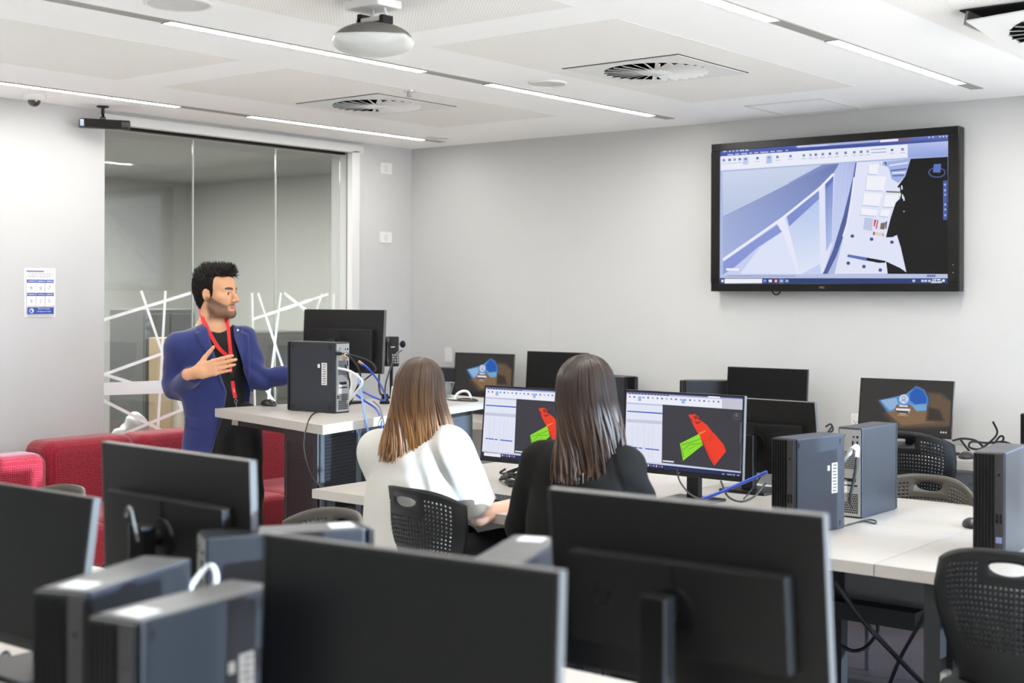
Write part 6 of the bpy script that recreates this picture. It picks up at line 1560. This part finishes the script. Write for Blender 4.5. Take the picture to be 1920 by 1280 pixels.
def tips2(az, lay):
    pr = head_local(T2, w2(1250, 740, 0)); sgn = 1 if pr[0] > 0 else -1; u = az*sgn/100.0
    if u > .45: f = min(1, (u-.45)/.4); p = uB*(1-f)+uC*f
    else:
        f = min(1, max(0, (u+1.0)/1.45)); p = uA*(1-f)+uB*f
        if u < -1.05: p = uD
    return p[0], p[1]
def cols2(q, b, az):
    f = max(0, (q-.55)/.45)*b; base = mix3((34, 25, 20), (54, 40, 32), b); tip = mix3((64, 45, 34), (98, 70, 50), b)
    return tuple(base[i]*(1-f)+tip[i]*f for i in range(3))
s = Sdf(); hair_cap(s, T2, 1.03); s.box((0, -.14, -.03), (.3, .2, .2), .02, .02, '-', T=T2)
sdf_obj('hair_under_layer', s, T2[0]-.2, T2[0]+.2, .007, HAIR, W2, lambda P: np.tile(np.array(mix3((42, 32, 27), (42, 32, 27), 0)), (len(P), 1)))
long_hair(W2, T2, tips2, 1400, cols2, 33, z_end=(-.285, -.225), jitter=.013, arange=(-132, 132), thick=.0046, wave=.007)
# ================================================================ light and camera
w = bpy.data.worlds.new('sky'); scene.world = w; w.use_nodes = True; bg = w.node_tree.nodes['Background']
WN = w.node_tree.nodes; WL_ = w.node_tree.links
wt = WN.new('ShaderNodeTexCoord'); wsep = WN.new('ShaderNodeSeparateXYZ'); wr = WN.new('ShaderNodeValToRGB')
WL_.new(wt.outputs['Generated'], wsep.inputs[0]); wm = WN.new('ShaderNodeMapRange'); wm.inputs['From Min'].default_value = -1; wm.inputs['From Max'].default_value = 1
WL_.new(wsep.outputs['Z'], wm.inputs['Value']); WL_.new(wm.outputs['Result'], wr.inputs['Fac']); WL_.new(wr.outputs['Color'], bg.inputs[0])
wr.color_ramp.elements[0].position = 0.47; wr.color_ramp.elements[0].color = (1.0, 0.97, 0.92, 1)      # lower glow added to throw light up onto the ceiling
wr.color_ramp.elements[1].position = 0.51; wr.color_ramp.elements[1].color = (0.30, 0.50, 0.85, 1)
bg.inputs[1].default_value = 3.6
sd = Vector((-1, -0.16, -0.10)).normalized()
sun = bpy.data.lights.new('sun', 'SUN'); sun.energy = 4.0; sun.color = (0.62, 0.81, 1.0); sun.angle = radians(0.6)
so = bpy.data.objects.new('sun', sun); COL.objects.link(so); so.rotation_euler = sd.to_track_quat('-Z', 'Y').to_euler(); so.location = (14, -8, 4)
# added unseen fill light, brightens the room behind the glass
al = bpy.data.lights.new('back_room_fill', 'AREA'); al.shape = 'RECTANGLE'; al.size = 2.0; al.size_y = 2.4; al.energy = 110; al.color = (1, .98, .94)
ao = bpy.data.objects.new('back_room_fill', al); COL.objects.link(ao); ao.location = (-1.9, -1.6, ZC-0.02)
cd = bpy.data.cameras.new('camera'); cd.sensor_width = 36; cd.lens = F_PX/1920*36; cd.clip_start = 0.05
cd.shift_y = (HORIZON-640)/1920; cd.shift_x = 0.0
cd.dof.use_dof = True; cd.dof.focus_distance = 6.0; cd.dof.aperture_fstop = 2.8
co = bpy.data.objects.new('camera', cd); COL.objects.link(co); scene.camera = co
co.matrix_world = Matrix.Translation(Vector(CAM)) @ Matrix.Rotation(YAW, 4, 'Z') @ Matrix.Rotation(radians(90), 4, 'X') @ Matrix.Rotation(ROLL, 4, 'Z')
vs = scene.view_settings; vs.view_transform = 'Standard'; vs.look = 'None'; vs.gamma = 1.0; vs.use_curve_mapping = False; vs.exposure = EXPO
scene.cycles.max_bounces = 8; scene.cycles.diffuse_bounces = 5; scene.cycles.use_denoising = True; scene.cycles.sample_clamp_indirect = 6.0; scene.cycles.caustics_reflective = False; scene.cycles.caustics_refractive = False
